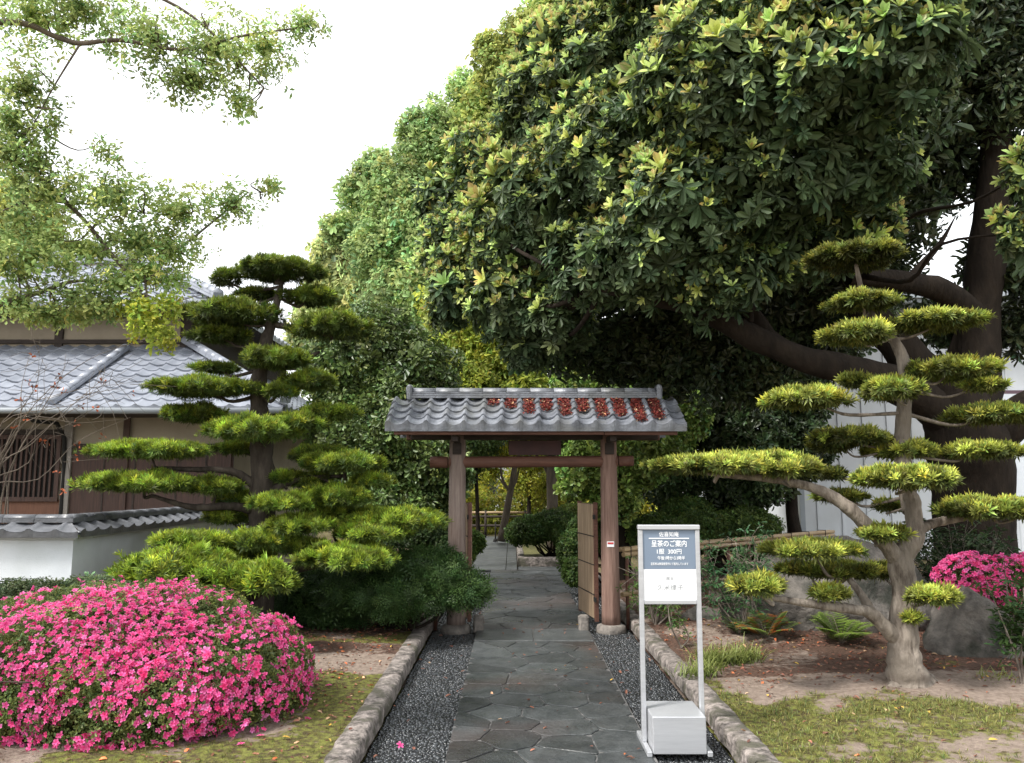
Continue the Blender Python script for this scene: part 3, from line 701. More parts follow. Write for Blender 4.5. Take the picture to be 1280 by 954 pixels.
# ------------------------------------------------------------------ white clad building on the right
wb = thing('clad_building', 'plain building clad in white vertical metal sheets behind the big tree', 'building', (9, 15, 0))
BX = 5.35; BY = 15.0
MB().box((BX, BY, 0), (22, BY+12, 4.9)).build('wall', M_metal_wall, wb)
mb = MB(); x = BX+.3
while x < 21.8: mb.box((x, BY-.022, .25), (x+.035, BY-.002, 4.7)); x += .46
mb.build('sheet_seams', M_metal_wall, wb)
MB().box((BX-.02, BY-.04, 0), (BX+.07, BY-.023, 4.72)).build('corner_trim', M_fascia, wb)
MB().box((BX-.5, BY-.6, 4.905), (22.5, BY+12.5, 5.1), .01).box((BX-.5, BY-.66, 4.99), (22.5, BY-.605, 5.14)).build('roof', M_fascia, wb)
wnd = MB().box((9.15, BY-.05, 1.2), (10.9, BY-.024, 3.35), .004).build('window', mat('dark_window_frame', (.09, .05, .07), None, .5), wb)
MB().box((9.22, BY-.058, 1.27), (10.83, BY-.051, 3.28)).build('pane', mat('frosted_glass', (.5, .54, .6), (.58, .62, .66), .25, 2), wnd)
# ------------------------------------------------------------------ pruned trees
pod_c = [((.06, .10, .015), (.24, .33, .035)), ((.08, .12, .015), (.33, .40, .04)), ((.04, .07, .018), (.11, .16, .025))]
def tuft(c0, c1, n=13, seed=0, W=.06, lo=20, hi=82):
    q = random.Random(seed); ps = []
    for i in range(n): ps.append(needle_t(R(q.uniform(lo, hi)), 2*math.pi*i/n*2.4+q.uniform(-.3, .3), q.uniform(.65, 1.1), W*q.uniform(.8, 1.2), c0, c1, z0=q.uniform(-.25, .1)))
    return merge(ps)
def pad(c, rx, ry, rz, parent, bright=1.0, tsize=.085, dens=1.0, seed=0, name='foliage_pad', W=.06, col3=None):
    """one clipped cloud of foliage: a domed top of upright shoots over a twiggy underside given the darkest leaf colour"""
    n = int(620*dens*(rx*ry)/(.3*.3)*(.085/tsize)**2)+60
    th = rng.random(n)*2*math.pi; rr = np.sqrt(rng.random(n))
    edge = 1+.14*np.sin(th*3+seed)+.13*np.sin(th*7+seed*2.1)+.10*np.sin(th*13+seed)+.16*(rng.random(n) < .06)
    x = np.cos(th)*rr*rx*edge; y = np.sin(th)*rr*ry*edge
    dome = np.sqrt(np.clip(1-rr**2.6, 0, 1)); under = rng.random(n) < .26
    lump = .30*np.sin(x/rx*4.1+seed)*np.cos(y/ry*3.7+seed*1.3)+.28*np.sin(x/rx*(7+4*rx)+seed*3)*np.sin(y/ry*6+seed)
    z = rz*(dome*(1+lump)-.35)-rng.random(n)**2*rz*.5; z = np.where(under, -rz*(.35+.55*rng.random(n)*dome), z)
    pos = np.stack([x, y, z], 1)+c
    ax = np.stack([x/rx*.8, y/ry*.8, np.where(under, -.05, .85)], 1)+rng.normal(size=(n, 3))*.25
    cs = col3 or pod_c
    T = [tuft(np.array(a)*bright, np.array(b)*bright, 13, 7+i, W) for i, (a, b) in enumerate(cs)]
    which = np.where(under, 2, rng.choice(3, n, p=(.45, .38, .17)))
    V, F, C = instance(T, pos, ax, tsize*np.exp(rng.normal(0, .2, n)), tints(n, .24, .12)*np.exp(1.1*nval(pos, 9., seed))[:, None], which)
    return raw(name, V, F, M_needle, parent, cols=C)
def pad_twigs(mb, src, c, rx, ry, rz, r0=.02):
    src = np.array(src, float); und = c+np.array((0, 0, -rz*.55))
    mid = src*.5+und*.5+np.array((rng.normal()*.04, rng.normal()*.04, -.05-.04*rng.random())); m2 = src*.2+und*.8+np.array((0, 0, -.03))
    mb.tube([src, mid, m2, und], [r0, r0*.8, r0*.6, r0*.42], 7, False, .25, 4)
    for k in range(int(7+rx*12)):
        a = rng.random()*6.28; e = und+np.array((math.cos(a)*rx*.8, math.sin(a)*ry*.8, rz*(.2+.4*rng.random())))*np.array((rng.random()*.4+.6,)*3+()) if False else und+np.array((math.cos(a)*rx*(.45+.4*rng.random()), math.sin(a)*ry*(.45+.4*rng.random()), rz*(.3+.5*rng.random())))
        s = und*(1-.35*rng.random())+m2*0 if False else und+(m2-und)*rng.random()*.5
        mb.tube([s, (s+e)/2+np.array((0, 0, -rz*.15)), e], [r0*.35, r0*.22, r0*.1], 4, False, 0, 2)
def pruned_tree(root, Y, trunks, pads, bark, tsize, bright, sc=1.0, r0=.02, depthvar=.4, dens=1.0, col3=None, W=.06, name='foliage_pad', draw=True):
    """trunks: list of ([(px,py,dY)...],[r px...]); pads: (px,py,half w,half h,dY[,leaf brightness factor, mostly lower for rear and top pads])"""
    pts = []
    for i, (tp, tr) in enumerate(trunks):
        pw = [P(a, b, Y+c) for a, b, c in tp]; rw = [r*S(Y) for r in tr]
        o = MB().tube(pw, rw, 26 if i == 0 else 12, True, .17 if bark is M_bark_grey else .3, 9)
        if i == 0 and draw: o.build('trunk', bark, root)
        else: o.build('bough', bark, root)
        sp, sr = spline(pw, rw, 6); pts += list(sp)
    pts = np.array(pts)
    for k, p in enumerate(pads):
        px, py, hw, hh, dy = p[:5]; c = P(px, py, Y+dy); s = S(Y+dy)
        rx = max(hw*s-tsize*.45, hw*s*.7); rz = max(hh*s*.95-tsize*.5, hh*s*.38); ry = min(rx*.85, .42)*(.9+.3*rng.random())
        pad(c, rx, ry, rz, root, bright*(p[5] if len(p) > 5 else 1.), tsize, dens, seed=k*1.7, W=W, col3=col3, name=name)
        und = c+np.array((0, 0, -rz*.6))
        d = np.linalg.norm((pts-und)*np.array((1, 1, 1.6)), axis=1)+np.where(pts[:, 2] > c[2]+.03, 3, 0); j = int(np.argmin(d))
        mb = MB(); pad_twigs(mb, pts[j], c, rx, ry, rz, r0*(.7+.5*rng.random())); mb.build('branch', bark, root)
# right: grey trunked cloud pine on the bare soil
rt = thing('cloud_pruned_tree', 'grey trunked garden tree clipped into small yellow green clouds on bare soil', 'pruned tree', G(1137, 872, .09))
pruned_tree(rt, 6.3, [
    ([(1143, 886, 0), (1140, 872, 0), (1135, 845, 0), (1129, 800, .0), (1131, 745, .02), (1127, 700, .0), (1143, 672, .0), (1142, 635, 0), (1136, 612, .02)], [38, 31, 23, 16.5, 15, 14.5, 12, 10.5, 8.5]),
    ([(1129, 712, 0), (1112, 686, -.03), (1088, 662, -.08), (1060, 634, -.1), (1022, 612, -.1), (965, 599, -.1), (905, 594, -.1), (865, 590, -.1)], [11, 10, 9, 8, 6.5, 5, 3.6, 1.5]),
    ([(1140, 640, .02), (1131, 600, .15), (1128, 551, .2), (1131, 500, .2), (1131, 457, .2), (1119, 428, .2), (1095, 400, .2), (1080, 372, .25), (1070, 330, .25)], [11, 10.5, 10, 9, 8.5, 7, 5, 4, 2.5]),
    ([(1122, 800, 0), (1108, 785, -.05), (1087, 766, -.1), (1068, 762, -.15), (1020, 756, -.2), (960, 747, -.25)], [10, 9, 7.5, 6, 5, 3]),
    ([(1090, 768, -.1), (1078, 745, 0), (1060, 722, .1)], [6.5, 5, 3.5]),
    ([(1140, 668, 0), (1165, 655, .1), (1200, 648, .15), (1238, 640, .15)], [7.5, 6, 5, 3]),
    ([(1148, 858, .05), (1180, 870, .05), (1218, 880, .05), (1262, 884, .2)], [22, 12, 6, 2]),
    ([(1132, 850, -.02), (1110, 872, -.05), (1082, 884, -.06), (1050, 890, -.05)], [13, 9, 5, 1.5]), ([(1138, 845, -.02), (1146, 878, -.14), (1162, 896, -.22)], [14, 10, 2]), ([(1150, 850, .1), (1185, 858, .3), (1235, 862, .5)], [12, 7, 2])],
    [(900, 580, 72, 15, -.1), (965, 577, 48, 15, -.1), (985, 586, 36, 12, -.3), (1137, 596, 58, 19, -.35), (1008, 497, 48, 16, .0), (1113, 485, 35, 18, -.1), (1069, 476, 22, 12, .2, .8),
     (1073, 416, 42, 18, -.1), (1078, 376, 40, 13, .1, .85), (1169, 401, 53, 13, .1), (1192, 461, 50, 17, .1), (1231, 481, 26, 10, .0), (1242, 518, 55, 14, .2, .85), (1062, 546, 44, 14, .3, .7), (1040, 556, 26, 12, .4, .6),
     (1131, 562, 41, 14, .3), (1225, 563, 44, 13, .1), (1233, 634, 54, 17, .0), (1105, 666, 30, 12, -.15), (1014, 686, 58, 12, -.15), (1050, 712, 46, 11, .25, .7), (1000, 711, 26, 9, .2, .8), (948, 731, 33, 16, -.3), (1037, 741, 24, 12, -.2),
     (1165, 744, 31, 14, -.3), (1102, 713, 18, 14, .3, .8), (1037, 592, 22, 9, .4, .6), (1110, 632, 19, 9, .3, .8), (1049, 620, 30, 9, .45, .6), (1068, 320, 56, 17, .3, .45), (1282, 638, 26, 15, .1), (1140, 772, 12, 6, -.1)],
    M_bark_grey, .058, 1.12, r0=.015, dens=1.05, W=.095,
    col3=[((.08, .11, .02), (.33, .37, .06)), ((.10, .13, .02), (.43, .45, .09)), ((.04, .055, .015), (.12, .14, .03))])
# left: tall layered podocarpus
lt = thing('cloud_pruned_tree', 'tall tree clipped into many layered bright green pads behind the left azalea', 'pruned tree', (-2.72, 8.6, .06))
pruned_tree(lt, 8.6, [
    ([(322, 800, 0), (325, 700, 0), (328, 640, .02), (328, 580, 0), (324, 520, .05), (325, 470, .02), (333, 425, 0), (343, 390, .02), (352, 352, 0)], [18, 16, 15, 14, 12, 10, 8, 6, 3]),
    ([(330, 430, 0), (365, 452, -.05), (400, 440, -.05)], [4, 3.2, 2]),
    ([(340, 405, 0), (375, 412, -.05), (415, 420, -.1)], [4.5, 3.5, 2]),
    ([(326, 612, 0), (290, 590, -.1), (235, 587, -.2), (195, 585, -.2)], [6, 4.5, 3, 2]),
    ([(326, 640, 0), (290, 633, -.15), (240, 634, -.25), (190, 620, -.3)], [6, 5, 4, 2]),
    ([(328, 620, 0), (370, 600, .05), (430, 595, .1)], [6, 4, 2]),
    ([(327, 720, 0), (380, 708, -.1), (440, 690, -.1), (485, 672, 0)], [8, 6.5, 5, 3])],
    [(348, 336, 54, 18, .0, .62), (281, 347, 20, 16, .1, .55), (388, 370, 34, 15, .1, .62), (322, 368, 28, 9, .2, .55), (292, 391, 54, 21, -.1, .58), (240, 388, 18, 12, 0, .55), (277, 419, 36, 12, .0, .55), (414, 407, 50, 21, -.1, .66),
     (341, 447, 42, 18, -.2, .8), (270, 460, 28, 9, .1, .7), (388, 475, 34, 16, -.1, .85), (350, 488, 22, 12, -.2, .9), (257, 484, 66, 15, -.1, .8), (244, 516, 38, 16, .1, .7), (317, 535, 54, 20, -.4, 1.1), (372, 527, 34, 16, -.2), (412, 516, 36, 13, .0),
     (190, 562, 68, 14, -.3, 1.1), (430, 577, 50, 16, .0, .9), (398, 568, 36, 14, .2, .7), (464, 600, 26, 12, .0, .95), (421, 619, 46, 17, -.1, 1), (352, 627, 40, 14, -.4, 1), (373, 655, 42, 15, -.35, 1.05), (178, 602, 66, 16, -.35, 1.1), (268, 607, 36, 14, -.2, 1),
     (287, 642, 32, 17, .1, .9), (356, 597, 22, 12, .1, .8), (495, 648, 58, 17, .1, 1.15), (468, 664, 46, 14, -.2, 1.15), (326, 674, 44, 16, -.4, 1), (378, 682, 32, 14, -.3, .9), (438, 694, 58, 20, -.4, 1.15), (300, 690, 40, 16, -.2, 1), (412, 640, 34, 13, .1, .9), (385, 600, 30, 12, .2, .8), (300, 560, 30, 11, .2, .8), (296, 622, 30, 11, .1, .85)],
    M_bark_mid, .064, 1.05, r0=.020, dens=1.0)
sh = thing('clipped_shrub', 'low shrub of rounded bright green clipped mounds right behind the azalea', 'shrub', (-2.9, 7.6, .06))
pruned_tree(sh, 7.6, [([(270, 800, 0), (272, 760, 0), (275, 730, 0)], [10, 8, 6]), ([(272, 760, 0), (320, 745, -.1), (330, 732, -.1)], [6, 5, 3])],
            [(222, 706, 66, 30, 0, 1.1), (236, 674, 44, 12, .3, 1), (327, 722, 45, 26, -.15, 1.15), (175, 722, 40, 24, -.1, 1.1), (272, 720, 40, 24, -.1, 1.05)], M_bark_dark, .075, 1.05, dens=1.2, W=.07)

# ------------------------------------------------------------------ azaleas
def flower_t(s):
    q = random.Random(s); ps = []
    for i in range(5):
        k = q.uniform(.9, 1.1); ps.append(leaf_t(R(q.uniform(12, 48)), 2*math.pi*i/5+q.uniform(-.15, .15), 1*k, .62, (.62*k, .02, .17), (.84, .17*k, .42*k), fold=.10, droop=.30))
    for i in range(3): ps.append(needle_t(R(75), i*2.1, .8, .03, (.7, .1, .3), (.8, .3, .4)))
    return merge(ps)
def azalea(lumps, nleaf, nflow, label, loc, fsel, dark=1., fs=.0205, ls=.022, zmin=.08):
    t = thing('azalea_bush', label, 'azalea', loc)
    mb = MB()
    for c, r in lumps:
        for k in range(9):
            b = np.array(loc)+rng.normal(size=3)*np.array((.12, .12, 0)); e = c+rng.normal(size=3)*r*.45; mb.tube([b, (b+e)/2+rng.normal(size=3)*.05, e], [.014, .009, .004], 5, False, .1, 3)
    mb.build('stems', M_bark_brown, t)
    foliage('foliage', lumps, nleaf, ls, np.array((.05, .075, .02))*dark, np.array((.16, .20, .055))*dark, t, M_leaf, thick=.35, var=.3, up=.3, rnd=.5, nleaf=8, W=.40, lumpy=.10, zmin=zmin, svar=.2)
    p, d = shell(lumps, nflow, .09, .10, zmin=zmin)
    keep = fsel(p, d); p, d = p[keep], d[keep]; p = p+d*.018+rng.normal(size=p.shape)*.012
    T = [flower_t(s) for s in range(4)]; n = len(p)
    nf = rng.normal(0, .3, (n, 1)); V, F, C = instance(T, p, d+rng.normal(size=d.shape)*.5+np.array((0, -.15, .15)), fs*np.exp(rng.normal(0, .16, n)), np.exp(rng.normal(0, .12, (n, 1)))*np.concatenate([np.ones((n, 1)), np.exp(nf), np.exp(nf*.6)], 1))
    raw('flowers', V, F, M_petal, t, cols=np.clip(C, 0, .92), kind='stuff')
    return t
az = [((-2.58, 5.88, .24), (1.04, .98, .60)), ((-2.15, 5.72, .26), (.74, .78, .46)), ((-2.85, 5.7, .3), (.95, .80, .52)), ((-2.5, 5.42, .18), (.90, .55, .42)), ((-3.3, 6.3, .33), (.9, .7, .50)), ((-2.65, 6.25, .40), (.80, .5, .46)), ((-1.9, 5.9, .3), (.48, .5, .34)), ((-3.1, 5.35, .22), (.5, .45, .34)), ((-2.2, 5.25, .2), (.42, .38, .30)), ((-2.9, 5.9, .55), (.4, .4, .32)), ((-2.2, 5.9, .55), (.36, .36, .27))]
az = [(np.array(c), np.array(r)) for c, r in az]
def fsel(p, d):
    nn = nval(p, 2.6, 4.); n2 = nval(p, 7., 1.)
    s = .55+nn*1.3+n2*1.1
    s -= np.clip((p[:, 1]-5.75)*1.4, 0, .9)            # few flowers on the far side and back of the top
    s -= np.clip((-2.9-p[:, 0])*.5, 0, .5)*(p[:, 2] > .5)
    s -= np.where(p[:, 2] < .22, .35, 0)
    return rng.random(len(p)) < np.clip(s*1.3, .03, .97)
azalea(az, 36000, 26000, 'wide rounded azalea covered in bright pink flowers in front of the white wall', (-2.4, 5.8, .05), fsel, 1.15)
az2 = LP([(1215, 722, 7.6, 38, 26), (1250, 730, 7.5, 40, 30), (1205, 752, 7.5, 28, 20), (1290, 728, 7.7, 36, 30), (1262, 752, 7.6, 30, 22)], .9)
azalea(az2, 7000, 4000, 'deep pink azalea spilling over the boulder at the foot of the big tree', P(1240, 800, 7.9)*np.array((1, 1, 0))+np.array((0, 0, .2)), lambda p, d: rng.random(len(p)) < np.clip(.75+nval(p, 5., 2.)*1.2, .1, .95), .8, fs=.026, zmin=.35)
# small green clump left behind the azalea, against the wall
hd = thing('evergreen_shrub', 'fine leaved grey green shrub between the azalea and the white wall corner', 'shrub', (-3.9, 6.95, .05))
hl = LP([(30, 752, 6.9, 60, 26), (110, 744, 6.9, 55, 22), (-40, 765, 6.7, 50, 30)], .6)
mb = MB(); limbs(mb, (-3.9, 6.95, .05), hl, .02); mb.build('stems', M_bark_brown, hd)
foliage('foliage', hl, 6000, .032, (.05, .075, .035), (.12, .16, .07), hd, thick=.5, nleaf=7, W=.35, up=.9)

# ------------------------------------------------------------------ low yew at the left post
def spray(c0, c1, seed):
    q = random.Random(seed); ps = []
    for b in range(3):
        a0 = (b-1)*.7
        for i in range(7):
            s = -1 if i % 2 else 1; r = .15+.13*i
            v, f, c = needle_t(R(18), s*R(52), .34, .05, c0, c1); v = v+np.array((0, r, .05*r)); ca, sa = math.cos(a0), math.sin(a0)
            ps.append((np.stack([v[:, 0]*ca-v[:, 1]*sa, v[:, 0]*sa+v[:, 1]*ca, v[:, 2]], 1), f, c))
    return merge(ps)
def yew(name, label, cat, loc, lumps, n, size, c0, c1, up=.4, zmin=.1, group=None, stems=M_bark_dark):
    t = thing(name, label, cat, loc, group)
    mb = MB(); limbs(mb, loc, lumps, .03, .006); limbs(mb, loc+np.array((.1, -.05, 0)), lumps, .02, .005); mb.build('stems', stems, t)
    p, d = shell(lumps, n, .5, .2, zmin=zmin)
    T = [spray(c0, c1, 1), spray(np.array(c0)*.8, np.array(c1)*.75, 2), spray(np.array(c0)*1.1, np.array(c1)*1.35, 3)]
    ax = nz(np.cross(d, rng.normal(size=d.shape)))*.5+np.array((0, 0, up))+d*.35
    V, F, C = instance(T, p, ax, size*np.exp(rng.normal(0, .25, len(p))), tints(len(p), .2, .08)*np.exp(nval(p, 3.)*.5)[:, None])
    raw('foliage', V, F, M_needle, t, cols=C); return t
yl = LP([(395, 738, 9.1, 40, 28), (425, 758, 9.0, 40, 20), (365, 750, 9.2, 36, 24), (470, 725, 8.9, 48, 26), (520, 715, 8.75, 48, 24), (562, 730, 8.6, 36, 26), (585, 738, 8.55, 26, 14), (500, 745, 8.5, 50, 20), (545, 705, 8.9, 30, 14), (440, 740, 8.7, 34, 22)], 1.0)
yew('yew_shrub', 'low spreading dark green yew against the left post of the gate', 'shrub', np.array((-1.15, 8.75, .06)), yl, 10000, .10, (.02, .045, .015), (.075, .14, .035))
# ------------------------------------------------------------------ broadleaf trees behind
def broad(name, label, cat, base, Y, lst, n, size, c0, c1, trunk_r=.12, bark=None, group=None, ds=1.0, mt=None, trunk=None, **k):
    """trunk from its base to the middle of the crown, boughs into every lump"""
    base = np.array(base, float); lm = LP(lst, ds)
    t = thing(name, label, cat, base, group)
    cen = np.mean([c for c, r in lm], axis=0); top = cen*np.array((.7, .7, .85))+base*np.array((.3, .3, .15)); mid = base*.55+top*.45
    fork = np.array((mid[0], mid[1], base[2]+(top[2]-base[2])*.45))
    mb = MB().tube([base-np.array((0, 0, .1)), base*.7+fork*.3+rng.normal(size=3)*.06*np.array((1, 1, 0)), fork, top], [trunk_r*1.3, trunk_r, trunk_r*.8, trunk_r*.35], 10, True, .15, 5)
    for i, (c, r) in enumerate(lm): limbs(mb, fork+(top-fork)*rng.random()*.8, [(c, r)], trunk_r*.38, .015, 6)
    mb.build('trunk', bark or M_bark_dark, t)
    foliage('crown', lm, n, size, c0, c1, t, mt, **k); return t
# glossy dark tree between tea house and gate
broad('camellia_tree', 'dark glossy evergreen tree between the tea house and the gate', 'tree', (-1.9, 12, .06), 12,
      [(470, 440, 12.2, 62), (430, 460, 12.5, 55), (520, 470, 12, 55), (500, 530, 11.8, 65), (540, 580, 11.6, 50), (470, 590, 12, 60), (530, 640, 11.6, 45), (440, 540, 12.3, 60), (480, 650, 11.6, 50), (550, 520, 12, 40)],
      9000, .078, (.05, .08, .022), (.13, .19, .05), .1, mt=M_gloss, nleaf=8, W=.45, var=.3, lumpy=.2)
# tall trees behind the roof line, most leaf colours paled to imitate lens glare
BR1, BR2 = (.12, .17, .045), (.28, .36, .10)
G1 = 'tall light green trees behind the gate'
broad('broadleaf_tree', 'yellow green tree paled for glare, the farthest one beside the pruned tree top', 'tree', (-4.6, 25, .06), 25,
      [(430, 330, 25, 42), (460, 300, 25, 45), (415, 380, 24.5, 40), (480, 370, 24, 50), (400, 420, 25, 40), (440, 440, 24, 50)], 9000, .17, (.30, .36, .14), (.55, .60, .28), .2, group=G1, mt=M_light, nleaf=7, var=.25)
broad('broadleaf_tree', 'green tree, paled for glare, with a tall crown left of the bayberry crown', 'tree', (-2.6, 19, .06), 19,
      [(500, 250, 19, 58), (540, 190, 19.2, 48), (478, 320, 18.6, 48), (540, 300, 18.5, 65), (520, 380, 18.2, 65), (590, 230, 19.4, 55), (590, 340, 18.8, 60), (470, 210, 19, 26), (520, 160, 19, 24), (550, 150, 19, 28), (445, 240, 19, 24), (422, 285, 19, 22), (578, 112, 19, 24), (560, 430, 18, 55)], 14000, .125, (.20, .29, .10), (.44, .55, .24), .2, group=G1, mt=M_light, nleaf=7, var=.25, thick=.7, lumpy=.3)
broad('broadleaf_tree', 'green treetop, paled for glare, rising behind the upper left edge of the bayberry', 'tree', (2.3, 17, .06), 17,
      [(635, 100, 17, 48), (600, 150, 17.2, 38), (670, 60, 17, 52), (640, 200, 17, 65), (700, 20, 17.2, 50), (720, 120, 17, 60), (612, 60, 17, 20), (650, 300, 17, 70)], 11000, .12, (.18, .23, .06), (.42, .47, .14), .2, group=G1, mt=M_light, nleaf=7, var=.25, thick=.7, lumpy=.3)
broad('broadleaf_tree', 'bright yellow green tree directly behind the gate ridge', 'tree', (-1.9, 15.5, .06), 15.5,
      [(600, 420, 15.5, 48), (560, 455, 15.5, 38), (640, 450, 15.3, 45), (590, 490, 15, 45), (650, 500, 15, 40), (560, 380, 15.8, 35), (620, 370, 15.7, 40)], 8000, .10, (.20, .25, .04), (.45, .50, .09), .13, group=G1, mt=M_light, nleaf=7, var=.25)
broad('broadleaf_tree', 'bright green leafy tree behind the right half of the gate', 'tree', (1.75, 12.6, .06), 12.6,
      [(770, 455, 12.6, 48), (730, 480, 12.4, 40), (820, 470, 12.6, 45), (760, 520, 12.2, 45), (800, 560, 12, 45), (740, 580, 12, 38), (770, 620, 12, 30), (720, 605, 12.3, 20), (845, 520, 12.3, 40)], 7500, .08, (.09, .14, .03), (.25, .36, .08), .1, group=G1, mt=M_gloss, nleaf=7, W=.5, var=.3)
# dark trees right of the gate, under the big crown
G2 = 'dark trees in the shade right of the gate'
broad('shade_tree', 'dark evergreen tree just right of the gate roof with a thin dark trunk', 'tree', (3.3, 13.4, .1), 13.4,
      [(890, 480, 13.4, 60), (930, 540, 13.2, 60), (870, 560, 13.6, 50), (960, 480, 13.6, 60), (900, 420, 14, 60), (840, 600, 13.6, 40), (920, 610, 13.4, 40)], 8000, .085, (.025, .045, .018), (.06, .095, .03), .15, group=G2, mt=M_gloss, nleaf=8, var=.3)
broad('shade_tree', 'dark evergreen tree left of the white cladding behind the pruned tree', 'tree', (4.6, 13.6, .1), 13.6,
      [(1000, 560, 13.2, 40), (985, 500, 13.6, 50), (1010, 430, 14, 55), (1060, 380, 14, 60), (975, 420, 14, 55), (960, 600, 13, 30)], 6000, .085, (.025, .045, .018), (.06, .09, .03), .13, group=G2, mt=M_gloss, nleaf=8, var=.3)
# slim trees at the end of the path, seen through the gate
G3 = 'slim trees at the far end of the path'
YG1, YG2 = (.16, .18, .02), (.45, .45, .06)  # bright yellow leaf colours stand for light coming through from behind
for i, (px, Y, r, lean, lb, c_, lst) in enumerate((
        (598, 21, .06, -.1, 'slim dark leaved tree seen through the gate nearest its left post', 0, [(590, 560, 21, 30), (610, 540, 21.5, 30), (575, 590, 21, 24)]),
        (626, 22, .11, .5, 'leaning grey trunked tree seen in the middle of the gate opening', 1, [(630, 545, 22, 34), (655, 560, 22.5, 28), (610, 590, 22.5, 18)]),
        (660, 24, .07, .1, 'thin forked tree with leaves coloured backlit yellow left of the brown trunk', 1, [(660, 560, 24, 30), (668, 600, 24, 24), (640, 600, 24, 16), (690, 570, 24, 30)]),
        (692, 19, .16, -.05, 'thick brown trunked tree seen through the right of the gate opening', 0, [(690, 530, 19, 40), (720, 550, 19, 35), (660, 540, 19.3, 30)]),
        (712, 21, .10, .05, 'tree with leaves coloured backlit yellow behind the clipped hedges beside the right door leaf', 1, [(715, 590, 21, 26), (735, 560, 21, 30), (690, 610, 22, 20)]))):
    b = P(px, 700, Y); b[2] = .06; t = thing('slim_tree', lb, 'tree', b, G3); lm = LP(lst)
    top = b+np.array((lean, 0, 2.6)); f = b+np.array((lean*.5, 0, 1.3))
    mb = MB().tube([b, f, top], [r, r*.8, r*.6], 8, True, .15, 5); limbs(mb, f, lm, r*.4, .01, 5); limbs(mb, top, lm, r*.4, .01, 5); mb.build('trunk', M_bark_brown if i in (1, 3) else M_bark_dark, t)
    foliage('crown', lm, 1300, .085, *(((.03, .05, .015), (.09, .14, .03)) if not c_ else (YG1, YG2)), t, nleaf=7, thick=.8, var=.35)
# far wood and pale far building closing the view
fb = thing('far_building', 'pale low building glimpsed between trunks beyond the end of the path', 'building', (0, 42, 0))
MB().box((-7, 42, 0), (10, 46, 3.2)).build('wall', M_conc, fb); MB().box((-7.4, 41.5, 3.21), (10.4, 46.5, 3.5)).build('roof', M_fascia, fb)
mb = MB()
for k in range(8): mb = MB().box((-6+k*2, 41.93, 1.0), (-4.8+k*2, 41.99, 2.2)).build('window', M_black, fb)
far = [(np.array((x, 33+3*math.sin(x*1.3), 2.2+1.6*abs(math.sin(x*.7)))), np.array((2.6, 2.0, 2.6+1.2*abs(math.sin(x*1.9))))) for x in np.arange(-26, 30, 2.6) if not (-1.6 < x < 2.2)]
foliage('far_trees', far, 12000, .22, (.07, .10, .02), (.20, .25, .05), None, thick=.4, nleaf=6, W=.6, label='mass of far trees closing the garden behind everything', cat='woodland', kind='stuff')
low = [(np.array((x, 28+.5*math.sin(x*3), .8+.3*math.sin(x*2.1))), np.array((.9, .7, .9))) for x in np.arange(-6, 7, .9)]
foliage('far_undergrowth', low, 5000, .12, (.18, .20, .03), (.46, .46, .07), None, thick=.6, nleaf=6, W=.6, label='undergrowth coloured backlit yellow at the far end of the path', cat='undergrowth', kind='stuff')  # leaf colour raised so the undergrowth looks lit from behind

# ------------------------------------------------------------------ hedges beyond the gate
def hedge(label, loc, lst, n, size=.05, c0=(.03, .055, .015), c1=(.08, .135, .03), group='clipped hedges beyond the gate', ds=1.0):
    t = thing('clipped_hedge', label, 'hedge', loc, group); lm = LP(lst, ds); mb = MB()
    for k in range(3): limbs(mb, np.array(loc)+np.array((.2*(k-1), .1*k, 0)), lm, .025, .006, 5)
    mb.build('stems', M_bark_dark, t); foliage('foliage', lm, n, size, c0, c1, t, nleaf=8, W=.42, thick=.3, var=.22, up=.5, lumpy=.08); return t
hedge('flat topped dark hedge over the bed beyond the gate', (.9, 17.0, .1), [(665, 662, 16.9, 30, 16), (695, 656, 17, 34, 17), (715, 668, 16.6, 28, 18), (650, 668, 17, 18, 12)], 4500)
hedge('rounded dark hedge beside the open right door leaf', (1.75, 12.8, .1), [(718, 690, 12.4, 20, 26), (735, 670, 12.8, 26, 26), (722, 715, 12, 18, 16), (760, 660, 13, 30, 20)], 4500, .042)
hedge('small round bush inside the gate behind the left door leaf', (-.95, 13.6, .1), [(592, 678, 13.6, 13, 14), (578, 690, 13.4, 16, 18)], 1200, .04, (.05, .09, .02), (.14, .22, .04))
hedge('pale topped hedge above the flat hedge near the brown trunk', (1.7, 19, .1), [(722, 642, 19, 28, 12), (700, 650, 19, 22, 12)], 1800, .05, (.06, .09, .02), (.15, .20, .04))
hedge('long green hedge in the shade right of the gate behind the bamboo fence', (3.7, 12.6, .1), [(820, 668, 12.4, 36, 24), (880, 665, 12.6, 42, 26), (930, 660, 12.8, 44, 24), (860, 640, 13, 30, 18), (945, 682, 12.4, 30, 20)], 6000, .05, (.04, .07, .02), (.11, .17, .035))
hedge('dark green hedge behind the bamboo rail left of the gate', (-1.9, 10.8, .1), [(530, 668, 10.8, 30, 20), (480, 690, 10.6, 40, 22), (560, 690, 10.6, 24, 18)], 3500, .045, (.02, .04, .015), (.055, .09, .025))
